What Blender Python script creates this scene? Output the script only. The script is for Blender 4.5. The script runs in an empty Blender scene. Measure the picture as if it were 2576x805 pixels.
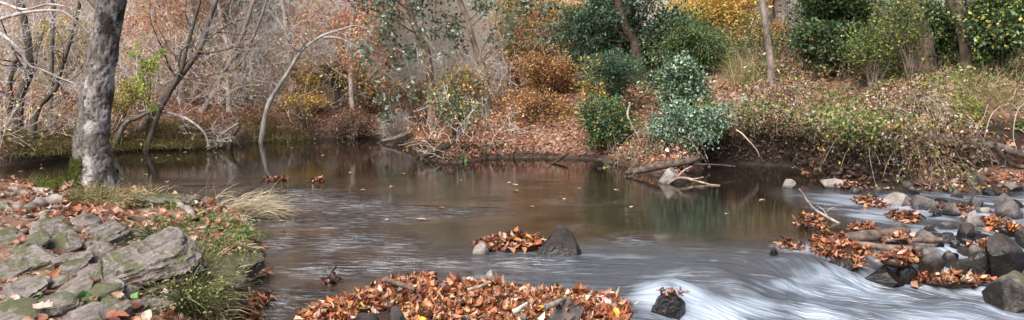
import bpy, bmesh, math, random
import numpy as np
from mathutils import Vector
from mathutils.bvhtree import BVHTree

C = bpy.context.scene.collection
PI = math.pi
F = 2143.0                      # focal length in units of a 2576 wide picture
EYE = 2.0
PITCH = math.atan(232.0 / F)
RNG = np.random.default_rng(7)

# ------------------------------------------------------------------ camera geometry
def ray(u, v):
    a = (u - 1288.0) / F
    b = (402.5 - v) / F
    c, s = math.cos(PITCH), math.sin(PITCH)
    return np.array([a, c + b * s, -s + b * c])

def at_z(u, v, z=0.0):          # point where the sight line meets height z
    d = ray(u, v)
    t = (z - EYE) / d[2]
    return np.array([0, 0, EYE]) + d * t

def at_d(u, v, d):              # point of the sight line at distance y = d
    r = ray(u, v)
    return np.array([0, 0, EYE]) + r * (d / r[1])

# ------------------------------------------------------------------ noise
def _hash(ix, iy, iz, seed):
    h = (ix * 374761393 + iy * 668265263 + iz * 2147483647 + seed * 1274126177) & 0xFFFFFFFF
    h = ((h ^ (h >> 13)) * 1274126177) & 0xFFFFFFFF
    h = ((h ^ (h >> 15)) * 2246822519) & 0xFFFFFFFF
    h = h ^ (h >> 16)
    return (h & 0xFFFFFF) / float(0xFFFFFF)

def vnoise(p, seed=0):
    p = np.asarray(p, float)
    i = np.floor(p).astype(np.int64)
    f = p - i
    f = f * f * f * (f * (f * 6 - 15) + 10)
    r = 0
    for dx in (0, 1):
        wx = f[:, 0] if dx else 1 - f[:, 0]
        for dy in (0, 1):
            wy = f[:, 1] if dy else 1 - f[:, 1]
            for dz in (0, 1):
                wz = f[:, 2] if dz else 1 - f[:, 2]
                r = r + wx * wy * wz * _hash(i[:, 0] + dx, i[:, 1] + dy, i[:, 2] + dz, seed)
    return r * 2 - 1

def fbm(p, octaves=4, seed=0, gain=.5):
    p = np.asarray(p, float)
    a, s, t = 1.0, 0, 0
    for k in range(octaves):
        s = s + a * vnoise(p * (2.03 ** k) + 17.3 * k, seed + k)
        t += a
        a *= gain
    return s / t

def fbm2(x, y, sx=1, sy=None, octaves=4, seed=0):
    sy = sx if sy is None else sy
    return fbm(np.stack([x * sx, y * sy, np.full_like(x, .37)], 1), octaves, seed)

def sstep(a, b, x):
    t = np.clip((x - a) / (b - a), 0, 1)
    return t * t * (3 - 2 * t)

# ------------------------------------------------------------------ mesh helper
class MB:
    def __init__(self):
        self.v, self.fi, self.fn, self.c, self.n = [], [], [], [], 0
        self.mi = []
    def add(self, verts, faces, col=None, mi=0):
        verts = np.asarray(verts, float).reshape(-1, 3)
        faces = np.asarray(faces, np.int64)
        if len(verts) == 0 or len(faces) == 0:
            return
        self.v.append(verts)
        self.fi.append((faces + self.n).ravel())
        self.fn.append(np.full(len(faces), faces.shape[1], np.int64))
        self.mi.append(np.full(len(faces), mi, np.int64))
        if col is None:
            col = np.full((len(verts), 3), .5)
        col = np.asarray(col, float)
        if col.ndim == 1:
            col = np.tile(col, (len(verts), 1))
        self.c.append(col)
        self.n += len(verts)
    def build(self, name, mats, parent=None, smooth=True):
        me = bpy.data.meshes.new(name)
        o = bpy.data.objects.new(name, me)
        if self.n:
            v = np.concatenate(self.v)
            fi = np.concatenate(self.fi)
            fn = np.concatenate(self.fn)
            off = np.zeros(3)
            if parent is not None:
                off = np.array(world_of(parent))
            me.vertices.add(len(v))
            me.vertices.foreach_set('co', (v - off).astype(np.float32).ravel())
            me.loops.add(len(fi))
            me.loops.foreach_set('vertex_index', fi.astype(np.int32))
            me.polygons.add(len(fn))
            st = np.concatenate([[0], np.cumsum(fn)[:-1]])
            me.polygons.foreach_set('loop_start', st.astype(np.int32))
            me.polygons.foreach_set('loop_total', fn.astype(np.int32))
            me.polygons.foreach_set('use_smooth', np.full(len(fn), smooth, bool))
            at = me.attributes.new('col', 'FLOAT_COLOR', 'POINT')
            c = np.concatenate(self.c)
            at.data.foreach_set('color', np.concatenate([c, np.ones((len(c), 1))], 1).astype(np.float32).ravel())
            if not isinstance(mats, (list, tuple)):
                mats = [mats]
            for m in mats:
                me.materials.append(m)
            if len(mats) > 1:
                me.polygons.foreach_set('material_index', np.concatenate(self.mi).astype(np.int32))
            me.update(calc_edges=True)
        C.objects.link(o)
        if parent is not None:
            o.parent = parent
        return o

def world_of(o):
    p = np.zeros(3)
    while o is not None:
        p = p + np.array(o.location)
        o = o.parent
    return p

def tag(o, label=None, cat=None, group=None, kind=None):
    if label: o['label'] = label
    if cat: o['category'] = cat
    if group: o['group'] = group
    if kind: o['kind'] = kind
    return o

def empty(name, loc, label, cat, group=None):
    o = bpy.data.objects.new(name, None)
    o.empty_display_size = .1
    C.objects.link(o)
    o.location = [float(q) for q in loc]
    return tag(o, label, cat, group)

def recenter(o):                # put a single mesh object's origin at its base
    me = o.data
    n = len(me.vertices)
    co = np.empty(n * 3, np.float32)
    me.vertices.foreach_get('co', co)
    co = co.reshape(-1, 3)
    b = np.array([(co[:, 0].min() + co[:, 0].max()) / 2, (co[:, 1].min() + co[:, 1].max()) / 2, co[:, 2].min()])
    me.vertices.foreach_set('co', (co - b).astype(np.float32).ravel())
    o.location = [float(q) for q in b]
    me.update()
    return o

# ------------------------------------------------------------------ shapes in bulk
def norm(a):
    return a / np.maximum(np.linalg.norm(a, axis=-1, keepdims=True), 1e-9)

def tubes(mb, P, R, sides, col, mi=0):
    """P (m,n,3) centre lines, R (m,n) radii"""
    P = np.asarray(P, float)
    if P.ndim == 2: P = P[None]
    R = np.asarray(R, float)
    if R.ndim == 1: R = R[None]
    m, n, _ = P.shape
    if m == 0: return
    T = np.gradient(P, axis=1)
    T = norm(T)
    ref = np.where(np.abs(T[:, :1, 2:3]) > .9, np.array([1., 0, 0]), np.array([0, 0, 1.]))
    A = norm(np.cross(T, np.broadcast_to(ref, T.shape)))
    B = np.cross(T, A)
    ang = np.arange(sides) * 2 * PI / sides
    V = P[:, :, None] + R[:, :, None, None] * (A[:, :, None] * np.cos(ang)[None, None, :, None] + B[:, :, None] * np.sin(ang)[None, None, :, None])
    i = np.arange(n - 1)[:, None] * sides + np.arange(sides)[None]
    j = np.arange(n - 1)[:, None] * sides + (np.arange(sides)[None] + 1) % sides
    q = np.stack([i, j, j + sides, i + sides], -1).reshape(-1, 4)
    Fq = (np.arange(m)[:, None, None] * n * sides + q[None]).reshape(-1, 4)
    col = np.asarray(col, float)
    if col.ndim == 2:
        col = np.repeat(col, n * sides, 0)
    mb.add(V.reshape(-1, 3), Fq, col, mi)

def ribbons(mb, P, W, S, col, mi=0):
    """flat strips: P (m,n,3), W (m,n) half widths, S (m,3) side vectors"""
    m, n, _ = P.shape
    L = P - W[:, :, None] * S[:, None]
    Rr = P + W[:, :, None] * S[:, None]
    V = np.stack([L, Rr], 2).reshape(m, n * 2, 3)
    k = np.arange(n - 1) * 2
    q = np.stack([k, k + 1, k + 3, k + 2], -1)
    Fq = (np.arange(m)[:, None, None] * n * 2 + q[None]).reshape(-1, 4)
    col = np.asarray(col, float)
    if col.ndim == 2: col = np.repeat(col, n * 2, 0)
    mb.add(V.reshape(-1, 3), Fq, col, mi)

LEAF_S = (np.array([(0, 0, 0), (.3, .45, .07), (0, 1, -.05), (-.3, .45, .07)]), np.array([(0, 1, 2), (0, 2, 3)]))
_lv = [(0, 0, 0), (.24, .2, .05), (.36, .5, .09), (.2, .8, .02), (0, 1, -.1), (-.2, .8, .02), (-.36, .5, .09), (-.24, .2, .05), (0, .35, 0), (0, .68, -.01)]
LEAF_M = (np.array(_lv), np.array([(0, 1, 8, 8), (1, 2, 9, 8), (2, 3, 9, 9), (3, 4, 9, 9), (4, 5, 9, 9), (5, 6, 9, 9), (6, 7, 8, 9), (7, 0, 8, 8)]))
_ol = [(.02, 0, 0), (.12, .14, .02), (.24, .24, .06), (.19, .34, .03), (.34, .5, .09), (.22, .6, .03), (.27, .76, .05), (.12, .85, 0), (0, 1, -.08)]
_ol = _ol + [(-x, y, z) for x, y, z in _ol[-2::-1]]
_nv = len(_ol)
LEAF_L = (np.array(_ol + [(0, .5, -.02)]), np.array([(i, (i + 1) % _nv, _nv) for i in range(_nv)]))
def _tri(l):
    v, f = l
    out = []
    for q in f:
        q = list(dict.fromkeys(q))
        for k in range(1, len(q) - 1): out.append((q[0], q[k], q[k + 1]))
    return v, np.array(out)
LEAF_M = _tri(LEAF_M)

def leaves(mb, P, D, N, size, col, shape=LEAF_S, curl=0.0, mi=0, wid=1.0):
    """P positions, D stalk->tip directions, N rough normals, size (m,), col (m,3)"""
    m = len(P)
    if m == 0: return
    D = norm(D)
    X = norm(np.cross(D, N))
    Z = np.cross(X, D)
    tv, tf = shape
    tv = tv.copy()
    t = np.tile(tv[None], (m, 1, 1))
    t[:, :, 0] *= wid
    if curl:
        k = RNG.normal(0, curl, (m, 1)) + curl * .5
        k2 = RNG.normal(0, curl, (m, 1))
        t[:, :, 2] += k * (t[:, :, 1] - .5) ** 2 * 2 + k2 * t[:, :, 0] ** 2 * 3
    t = t * np.asarray(size)[:, None, None]
    V = P[:, None] + t[:, :, :1] * X[:, None] + t[:, :, 1:2] * D[:, None] + t[:, :, 2:] * Z[:, None]
    nv = len(tv)
    Fq = (np.arange(m)[:, None, None] * nv + tf[None]).reshape(-1, tf.shape[1])
    mb.add(V.reshape(-1, 3), Fq, np.repeat(col, nv, 0), mi)

def rdir(m, up=0.0, flat=1.0):
    d = RNG.normal(0, 1, (m, 3))
    d[:, 2] = d[:, 2] * flat + up
    return norm(d)

def pick(pal, m, jit=.18):
    pal = np.array(pal, float)
    w = None
    if pal.shape[1] == 4:
        w = pal[:, 3] / pal[:, 3].sum()
        pal = pal[:, :3]
    c = pal[RNG.choice(len(pal), m, p=w)]
    return np.clip(c * (1 + RNG.normal(0, jit, (m, 1))) * (1 + RNG.normal(0, jit * .3, (m, 3))), .005, .9)

# palettes: r g b weight, linear base colours
LITTER = [(.46, .19, .085, 3), (.36, .125, .055, 3), (.56, .30, .17, 2), (.24, .085, .04, 2), (.62, .42, .30, 1.6), (.12, .05, .03, 1), (.60, .32, .07, .35)]
LITTER_RED = [(.42, .19, .11, 3), (.33, .14, .085, 3), (.50, .27, .17, 2), (.2, .095, .06, 2.5), (.58, .40, .31, 1)]
LITTER_PINK = [(.52, .31, .23, 3), (.62, .45, .37, 2.5), (.38, .19, .125, 3), (.74, .64, .59, 1.8), (.2, .1, .07, 2), (.46, .23, .1, 1)]
BEECH = [(.46, .25, .12, 3), (.56, .34, .16, 2), (.38, .19, .09, 2), (.6, .40, .13, 1), (.22, .11, .06, 1.5)]
YELLOW = [(.55, .42, .06, 2), (.46, .38, .10, 2), (.40, .40, .09, 2), (.6, .35, .06, 1)]
GOLD = [(.78, .46, .10, 2), (.80, .56, .14, 2), (.70, .34, .10, 2)]
LIME = [(.30, .42, .07, 3), (.38, .48, .10, 2), (.22, .32, .06, 2), (.46, .45, .10, 1)]
GREEN = [(.08, .15, .05, 3), (.12, .20, .07, 2), (.05, .10, .035, 2), (.18, .26, .09, 1)]
HEMLOCK = [(.10, .20, .12, 3), (.16, .27, .18, 2), (.055, .11, .065, 3), (.24, .34, .2, 1)]
RHODO = [(.22, .34, .24, 3), (.31, .44, .34, 2.5), (.10, .16, .11, 1.5), (.52, .60, .55, 1.2), (.34, .42, .22, .6)]
HOLLY = [(.14, .21, .14, 3), (.09, .14, .09, 2), (.22, .30, .21, 2), (.36, .42, .34, .8)]
STRAW = [(.52, .42, .25, 3), (.42, .32, .17, 2), (.62, .54, .38, 1.5), (.28, .28, .10, 1)]
GRASS = [(.16, .24, .06, 3), (.22, .30, .08, 2), (.30, .32, .12, 1), (.10, .15, .04, 1)]
MOSS = [(.055, .068, .016, 3), (.09, .10, .022, 2), (.035, .045, .012, 2)]

# ------------------------------------------------------------------ materials
def new_mat(name):
    m = bpy.data.materials.new(name)
    m.use_nodes = True
    nt = m.node_tree
    nt.nodes.clear()
    return m, nt
def N(nt, t, **kw):
    n = nt.nodes.new(t)
    for k, v in kw.items():
        if k in n.inputs: n.inputs[k].default_value = v
        else: setattr(n, k, v)
    return n
def ramp(nt, stops, interp='LINEAR'):
    n = nt.nodes.new('ShaderNodeValToRGB')
    cr = n.color_ramp
    cr.interpolation = interp
    while len(cr.elements) < len(stops): cr.elements.new(.5)
    for e, (p, c) in zip(cr.elements, stops):
        e.position = p
        e.color = (*c, 1) if len(c) == 3 else c
    return n
def mixc(nt, a, b, f, mode='MIX'):
    n = nt.nodes.new('ShaderNodeMix')
    n.data_type = 'RGBA'
    n.blend_type = mode
    for sock, val in ((n.inputs[6], a), (n.inputs[7], b), (n.inputs[0], f)):
        if hasattr(val, 'is_linked') or isinstance(val, bpy.types.NodeSocket): nt.links.new(val, sock)
        else:
            sock.default_value = (*val, 1) if isinstance(val, tuple) and len(val) == 3 else val
    return n.outputs[2]
def math_(nt, op, a, b=None, c=None, clamp=False):
    n = nt.nodes.new('ShaderNodeMath')
    n.operation = op
    n.use_clamp = clamp
    for i, val in enumerate((a, b, c)):
        if val is None: continue
        if isinstance(val, bpy.types.NodeSocket): nt.links.new(val, n.inputs[i])
        else: n.inputs[i].default_value = val
    return n.outputs[0]
def noise_(nt, vec, scale, detail=4, rough=.55, dist=0.0):
    n = N(nt, 'ShaderNodeTexNoise')
    n.inputs['Scale'].default_value = scale
    n.inputs['Detail'].default_value = detail
    n.inputs['Roughness'].default_value = rough
    n.inputs['Distortion'].default_value = dist
    if vec is not None: nt.links.new(vec, n.inputs['Vector'])
    return n.outputs['Fac']
def mapping(nt, vec, scale=(1, 1, 1), rot=(0, 0, 0)):
    n = nt.nodes.new('ShaderNodeMapping')
    n.inputs['Scale'].default_value = scale
    n.inputs['Rotation'].default_value = rot
    nt.links.new(vec, n.inputs['Vector'])
    return n.outputs[0]
def out(nt, shader):
    o = nt.nodes.new('ShaderNodeOutputMaterial')
    nt.links.new(shader, o.inputs['Surface'])

def leaf_mat(name, rough=.5, trans=.3, spec=.4, gain=1.0):
    m, nt = new_mat(name)
    at = N(nt, 'ShaderNodeAttribute', attribute_name='col')
    geo = N(nt, 'ShaderNodeNewGeometry')
    f = noise_(nt, geo.outputs['Position'], 38, 2)
    r = ramp(nt, [(.3, (.62, .62, .62)), (.7, (1.2, 1.2, 1.2))])
    nt.links.new(f, r.inputs[0])
    colr = mixc(nt, at.outputs['Color'], r.outputs[0], 1.0, 'MULTIPLY')
    p = N(nt, 'ShaderNodeBsdfPrincipled')
    p.inputs['Roughness'].default_value = rough
    p.inputs['Specular IOR Level'].default_value = spec
    nt.links.new(colr, p.inputs['Base Color'])
    if trans <= 0:
        out(nt, p.outputs[0]); return m
    t = N(nt, 'ShaderNodeBsdfTranslucent')
    nt.links.new(colr, t.inputs['Color'])
    mx = N(nt, 'ShaderNodeMixShader')
    mx.inputs[0].default_value = trans
    nt.links.new(p.outputs[0], mx.inputs[1])
    nt.links.new(t.outputs[0], mx.inputs[2])
    out(nt, mx.outputs[0])
    return m

def bark_mat(name, dark=(.05, .04, .03), light=(.3, .27, .24), scale=9, bump=.4, stretch=.35, lo=.35, hi=.65, moss=0.0):
    m, nt = new_mat(name)
    at = N(nt, 'ShaderNodeAttribute', attribute_name='col')
    geo = N(nt, 'ShaderNodeNewGeometry')
    mp = mapping(nt, geo.outputs['Position'], (1, 1, stretch))
    f = noise_(nt, mp, scale, 6, .65, .3)
    r = ramp(nt, [(lo, dark), (hi, light)])
    nt.links.new(f, r.inputs[0])
    tint = mixc(nt, at.outputs['Color'], mixc(nt, r.outputs[0], tuple(2.0 / max(light) if False else 1.0 / (.62 * c) for c in light), 1.0, 'MULTIPLY'), .85, 'MULTIPLY')
    big = noise_(nt, geo.outputs['Position'], scale * .17, 3)
    rb = ramp(nt, [(.35, (.6, .58, .55)), (.65, (1.2, 1.2, 1.2))])
    nt.links.new(big, rb.inputs[0])
    colr = mixc(nt, tint, rb.outputs[0], 1.0, 'MULTIPLY')
    if moss:
        mm = noise_(nt, geo.outputs['Position'], 3.1, 5, .6)
        rm = ramp(nt, [(.62 - moss * .2, (0, 0, 0)), (.70 - moss * .2, (1, 1, 1))])
        nt.links.new(mm, rm.inputs[0])
        colr = mixc(nt, colr, (.07, .09, .02), math_(nt, 'MULTIPLY', rm.outputs[0], .75))
    p = N(nt, 'ShaderNodeBsdfPrincipled', Roughness=.85)
    p.inputs['Specular IOR Level'].default_value = .25
    nt.links.new(colr, p.inputs['Base Color'])
    b = N(nt, 'ShaderNodeBump', Strength=bump, Distance=.03)
    nt.links.new(f, b.inputs['Height'])
    nt.links.new(b.outputs[0], p.inputs['Normal'])
    out(nt, p.outputs[0])
    return m

def rock_mat(name, dark, light, strat=(0, 0, 0), strat_amt=.0, moss=.0, wet=.0, lichen=.3):
    m, nt = new_mat(name)
    geo = N(nt, 'ShaderNodeNewGeometry')
    pos = geo.outputs['Position']
    f = noise_(nt, pos, 6, 8, .65, .2)
    fine = noise_(nt, pos, 45, 4, .6)
    r = ramp(nt, [(.3, dark), (.52, tuple((a + b) / 2 for a, b in zip(dark, light))), (.72, light)])
    h = f
    if strat_amt:
        la = N(nt, 'ShaderNodeAttribute', attribute_name='loc')
        mp = mapping(nt, la.outputs['Vector'], (1.0, 9, 9))
        fs = noise_(nt, mp, 2.4, 5, .62, .25)
        h = math_(nt, 'ADD', math_(nt, 'MULTIPLY', f, 1 - strat_amt), math_(nt, 'MULTIPLY', fs, strat_amt))
    nt.links.new(h, r.inputs[0])
    rf = ramp(nt, [(.3, (.72, .72, .72)), (.7, (1.2, 1.2, 1.2))])
    nt.links.new(fine, rf.inputs[0])
    colr = mixc(nt, r.outputs[0], rf.outputs[0], 1.0, 'MULTIPLY')
    if lichen:
        lf = noise_(nt, pos, 13, 5, .7)
        lr = ramp(nt, [(.60, (0, 0, 0)), (.68, (1, 1, 1))])
        nt.links.new(lf, lr.inputs[0])
        colr = mixc(nt, colr, tuple(min(.5, c * 1.6) for c in light), math_(nt, 'MULTIPLY', lr.outputs[0], lichen))
    sep = N(nt, 'ShaderNodeSeparateXYZ')
    nt.links.new(geo.outputs['Normal'], sep.inputs[0])
    if moss:
        mf = noise_(nt, pos, 5, 5, .65)
        up = math_(nt, 'MULTIPLY_ADD', sep.outputs[2], .22, mf)
        mr = ramp(nt, [(.74 - moss * .2, (0, 0, 0)), (.82 - moss * .2, (1, 1, 1))])
        nt.links.new(up, mr.inputs[0])
        colr = mixc(nt, colr, (.075, .085, .025), math_(nt, 'MULTIPLY', mr.outputs[0], .8))
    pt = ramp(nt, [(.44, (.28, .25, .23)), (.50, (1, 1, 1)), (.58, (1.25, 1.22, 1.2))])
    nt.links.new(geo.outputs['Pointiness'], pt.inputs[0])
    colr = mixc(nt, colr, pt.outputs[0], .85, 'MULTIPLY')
    # wet dark band just above the water
    sz = N(nt, 'ShaderNodeSeparateXYZ')
    nt.links.new(pos, sz.inputs[0])
    wn = math_(nt, 'MULTIPLY_ADD', f, .12, sz.outputs[2])
    wr = ramp(nt, [(.06 + wet, (1, 1, 1)), (.12 + wet, (0, 0, 0))])
    nt.links.new(wn, wr.inputs[0])
    colr = mixc(nt, colr, mixc(nt, colr, (.28, .27, .27), 1.0, 'MULTIPLY'), wr.outputs[0])
    p = N(nt, 'ShaderNodeBsdfPrincipled')
    p.inputs['Specular IOR Level'].default_value = .4
    rr = math_(nt, 'MULTIPLY_ADD', wr.outputs[0], -.5, .8)
    nt.links.new(rr, p.inputs['Roughness'])
    nt.links.new(colr, p.inputs['Base Color'])
    b = N(nt, 'ShaderNodeBump', Strength=.6, Distance=.03)
    nt.links.new(math_(nt, 'ADD', h, math_(nt, 'MULTIPLY', fine, .25)), b.inputs['Height'])
    nt.links.new(b.outputs[0], p.inputs['Normal'])
    out(nt, p.outputs[0])
    return m

M = {}
M['leaf'] = leaf_mat('leaf', .55, .3, .3)
M['litter'] = leaf_mat('litter', .42, .12, .5)
M['gloss_leaf'] = leaf_mat('gloss_leaf', .3, .15, .6)
M['grass'] = leaf_mat('grass', .55, .25, .3)
M['moss'] = leaf_mat('moss', .95, .0, .05)
M['twig'] = bark_mat('twig', (.18, .16, .15), (.5, .47, .45), 14, .1)
M['bark'] = bark_mat('bark', (.07, .055, .045), (.24, .2, .17), 10, .4)
M['dark_bark'] = bark_mat('dark_bark', (.03, .024, .02), (.13, .105, .085), 10, .4)
M['pale_bark'] = bark_mat('pale_bark', (.22, .2, .19), (.6, .58, .56), 8, .2)
M['root'] = bark_mat('root', (.12, .1, .085), (.4, .36, .32), 11, .4, 1.0, moss=.35)
M['wet_wood'] = bark_mat('wet_wood', (.02, .016, .013), (.15, .11, .085), 12, .4, 1.0)
M['log'] = bark_mat('log', (.06, .045, .035), (.33, .25, .2), 9, .4, 1.0)
ST = (math.radians(20), math.radians(-32), math.radians(-48))
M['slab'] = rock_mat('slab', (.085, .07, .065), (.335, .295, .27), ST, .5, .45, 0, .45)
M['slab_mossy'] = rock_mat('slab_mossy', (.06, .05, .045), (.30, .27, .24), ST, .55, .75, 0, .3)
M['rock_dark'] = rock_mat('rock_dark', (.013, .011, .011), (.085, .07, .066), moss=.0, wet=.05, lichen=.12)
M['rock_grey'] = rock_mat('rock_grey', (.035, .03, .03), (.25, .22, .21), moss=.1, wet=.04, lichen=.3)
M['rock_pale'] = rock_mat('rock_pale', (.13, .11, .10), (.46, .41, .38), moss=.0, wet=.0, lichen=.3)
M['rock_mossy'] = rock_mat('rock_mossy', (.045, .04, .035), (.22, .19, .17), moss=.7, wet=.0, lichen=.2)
# ------------------------------------------------------------------ ground
def W(pts, z=0.0):
    return np.array([at_z(u, v, z)[:2] for u, v in pts])

far_px = [(0, 418), (100, 405), (180, 394), (300, 380), (360, 374), (500, 372), (600, 362), (700, 351), (800, 346), (900, 346),
          (980, 347), (1015, 348), (1020, 356), (1040, 378), (1065, 402), (1110, 410), (1185, 409), (1225, 398), (1350, 397), (1480, 400),
          (1520, 408), (1600, 428), (1650, 444), (1700, 455), (1740, 448), (1765, 428), (1790, 416), (1850, 414), (1990, 419),
          (2050, 440), (2075, 466), (2180, 474), (2300, 480), (2450, 484), (2576, 478)]
FAR = np.concatenate([[[-400, 20], [-60, 15], [-25, 16.5]], W(far_px), [[11.5, 12.6], [15, 10], [24, 7], [60, 4], [400, 0]]])
FARPOLY = np.concatenate([FAR, [[400, 900], [-400, 900]]])
BANK = np.array([(-1.9, 4), (-2.17, 6.75), (-2.3, 7.26), (-2.4, 8.1), (-2.62, 9.0), (-3.1, 10.1), (-3.6, 11.0), (-4.3, 11.5), (-5.3, 11.85),
                 (-6.0, 12.5), (-7.5, 12.9), (-12, 13.0), (-30, 11.0), (-60, 8), (-60, -8), (-1.8, -8)])
MOUND = np.array([(-1.75, 6.4), (-1.6, 6.85), (-1.3, 7.2), (-1.08, 7.55), (-.7, 7.5), (-.3, 7.42), (.3, 7.3), (.72, 7.1), (.88, 6.9), (.85, 6.4), (0, 6.4), (-.75, 6.55), (-.85, 6.82), (-1.2, 6.82), (-1.3, 6.4)])

def seg_dist(x, y, poly, closed=True):
    P = np.stack([x, y], 1)
    n = len(poly)
    best = np.full(len(x), 1e9)
    for i in range(n if closed else n - 1):
        a, b = poly[i], poly[(i + 1) % n]
        d = b - a
        t = np.clip(((P - a) @ d) / max(d @ d, 1e-9), 0, 1)
        q = P - a - t[:, None] * d
        best = np.minimum(best, (q * q).sum(1))
    return np.sqrt(best)
def inside(x, y, poly):
    r = np.zeros(len(x), bool)
    n = len(poly)
    for i in range(n):
        x0, y0 = poly[i]
        x1, y1 = poly[(i + 1) % n]
        if y0 == y1: continue
        c = ((y0 > y) != (y1 > y)) & (x < (x1 - x0) * (y - y0) / (y1 - y0) + x0)
        r ^= c
    return r
def sdf(x, y, poly, edge=None):
    d = seg_dist(x, y, poly if edge is None else edge, edge is None)
    return np.where(inside(x, y, poly), d, -d)

S_ = np.array([0, .3, .8, 1.5, 3, 6, 12, 25, 60, 200, 900])
STX = np.array([-14, -3.5, -1.5, 1, 3, 4.4, 6.2, 7.2, 9])
STH = np.array([
    [0, .42, .52, .62, .85, 1.2, 1.8, 2.6, 4.0, 6, 9],
    [0, .36, .44, .52, .75, 1.15, 1.9, 2.7, 4.0, 6, 9],
    [0, .10, .18, .30, .6, 1.3, 2.2, 2.8, 4.0, 6, 9],
    [0, .15, .35, .70, 1.3, 2.0, 2.6, 3.0, 4.0, 6, 9],
    [0, .20, .42, .85, 1.5, 2.1, 2.6, 3.1, 4.0, 6, 9],
    [0, .60, 1.0, 1.35, 1.9, 2.25, 2.7, 3.2, 4.0, 6, 9],
    [0, .72, 1.1, 1.45, 1.95, 2.25, 2.6, 3.2, 4.0, 6, 9],
    [0, .08, .20, 1.22, 1.85, 2.2, 2.5, 3.1, 4.0, 6, 9],
    [0, .08, .20, 1.2, 1.8, 2.2, 2.5, 3.1, 4.0, 6, 9]])
SB = np.array([0, .25, .7, 1.5, 4, 100])
HB = np.array([0, .20, .36, .44, .52, .9])

def ground_z(x, y):
    x = np.asarray(x, float); y = np.asarray(y, float)
    s = sdf(x, y, FARPOLY, FAR)
    xs = np.clip(x * 19.0 / np.maximum(y, 14) if False else x, STX[0], STX[-1])
    k = np.clip(np.searchsorted(STX, xs) - 1, 0, len(STX) - 2)
    t = (xs - STX[k]) / (STX[k + 1] - STX[k])
    h = np.zeros(len(x))
    for i in range(len(STX) - 1):
        m = k == i
        if m.any():
            h[m] = np.interp(s[m], S_, STH[i]) * (1 - t[m]) + np.interp(s[m], S_, STH[i + 1]) * t[m]
    h = h + np.clip(s, 0, 2) * .09 * fbm2(x, y, .9, octaves=4, seed=3) + np.clip(s - 8, 0, 30) * .03 * fbm2(x, y, .09, octaves=3, seed=5)
    under = -.12 + np.maximum(s, -6) * .14
    hA = np.where(s > 0, h, under)
    b = sdf(x, y, BANK)
    hB = np.where(b > 0, np.interp(b, SB, HB) + np.clip(b, 0, .7) * .22 * fbm2(x, y, 1.6, octaves=4, seed=9), np.maximum(b, -3) * .5 - .1)
    m = sdf(x, y, MOUND)
    hC = np.where(m > 0, .06 * sstep(0, .3, m) + .03 * fbm2(x, y, 2.5, octaves=3, seed=12) * sstep(0, .3, m), np.maximum(m, -3) * .6 - .05)
    return np.maximum(np.maximum(hA, hB), hC)

def gz(x, y):
    return float(ground_z(np.array([x]), np.array([y]))[0])

def on_ground(u, v, near=4.0, far=70.0):    # first meeting of the sight line with the ground
    r = ray(u, v)
    t = np.concatenate([np.arange(near, 30, .04), np.arange(30, far, .25)])
    P = np.array([0, 0, EYE]) + r[None] * (t / r[1])[:, None]
    g = ground_z(P[:, 0], P[:, 1])
    k = np.nonzero(P[:, 2] <= np.maximum(g, 0))[0]
    k = k[0] if len(k) else len(t) - 1
    return np.array([P[k, 0], P[k, 1], max(g[k], 0)])

def axis(breaks):
    a = [breaks[0][0]]
    for (x0, st), (x1, _) in zip(breaks[:-1], breaks[1:]):
        n = max(1, int(round((x1 - x0) / st)))
        a += list(np.linspace(x0, x1, n + 1)[1:])
    return np.array(a)

def grid(xs, ys):
    X, Y = np.meshgrid(xs, ys)
    nx, ny = len(xs), len(ys)
    i = (np.arange(ny - 1)[:, None] * nx + np.arange(nx - 1)[None]).ravel()
    return X.ravel(), Y.ravel(), np.stack([i, i + 1, i + nx + 1, i + nx], 1)

gx, gy, gf = grid(axis([(-400, 40), (-80, 6), (-30, 1), (-14, .14), (14, 1), (30, 6), (80, 40), (400, 40)]),
                  axis([(-8, 1), (3, .14), (26, .35), (40, 1.5), (90, 12), (300, 60), (900, 60)]))
gzv = ground_z(gx, gy)

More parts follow.
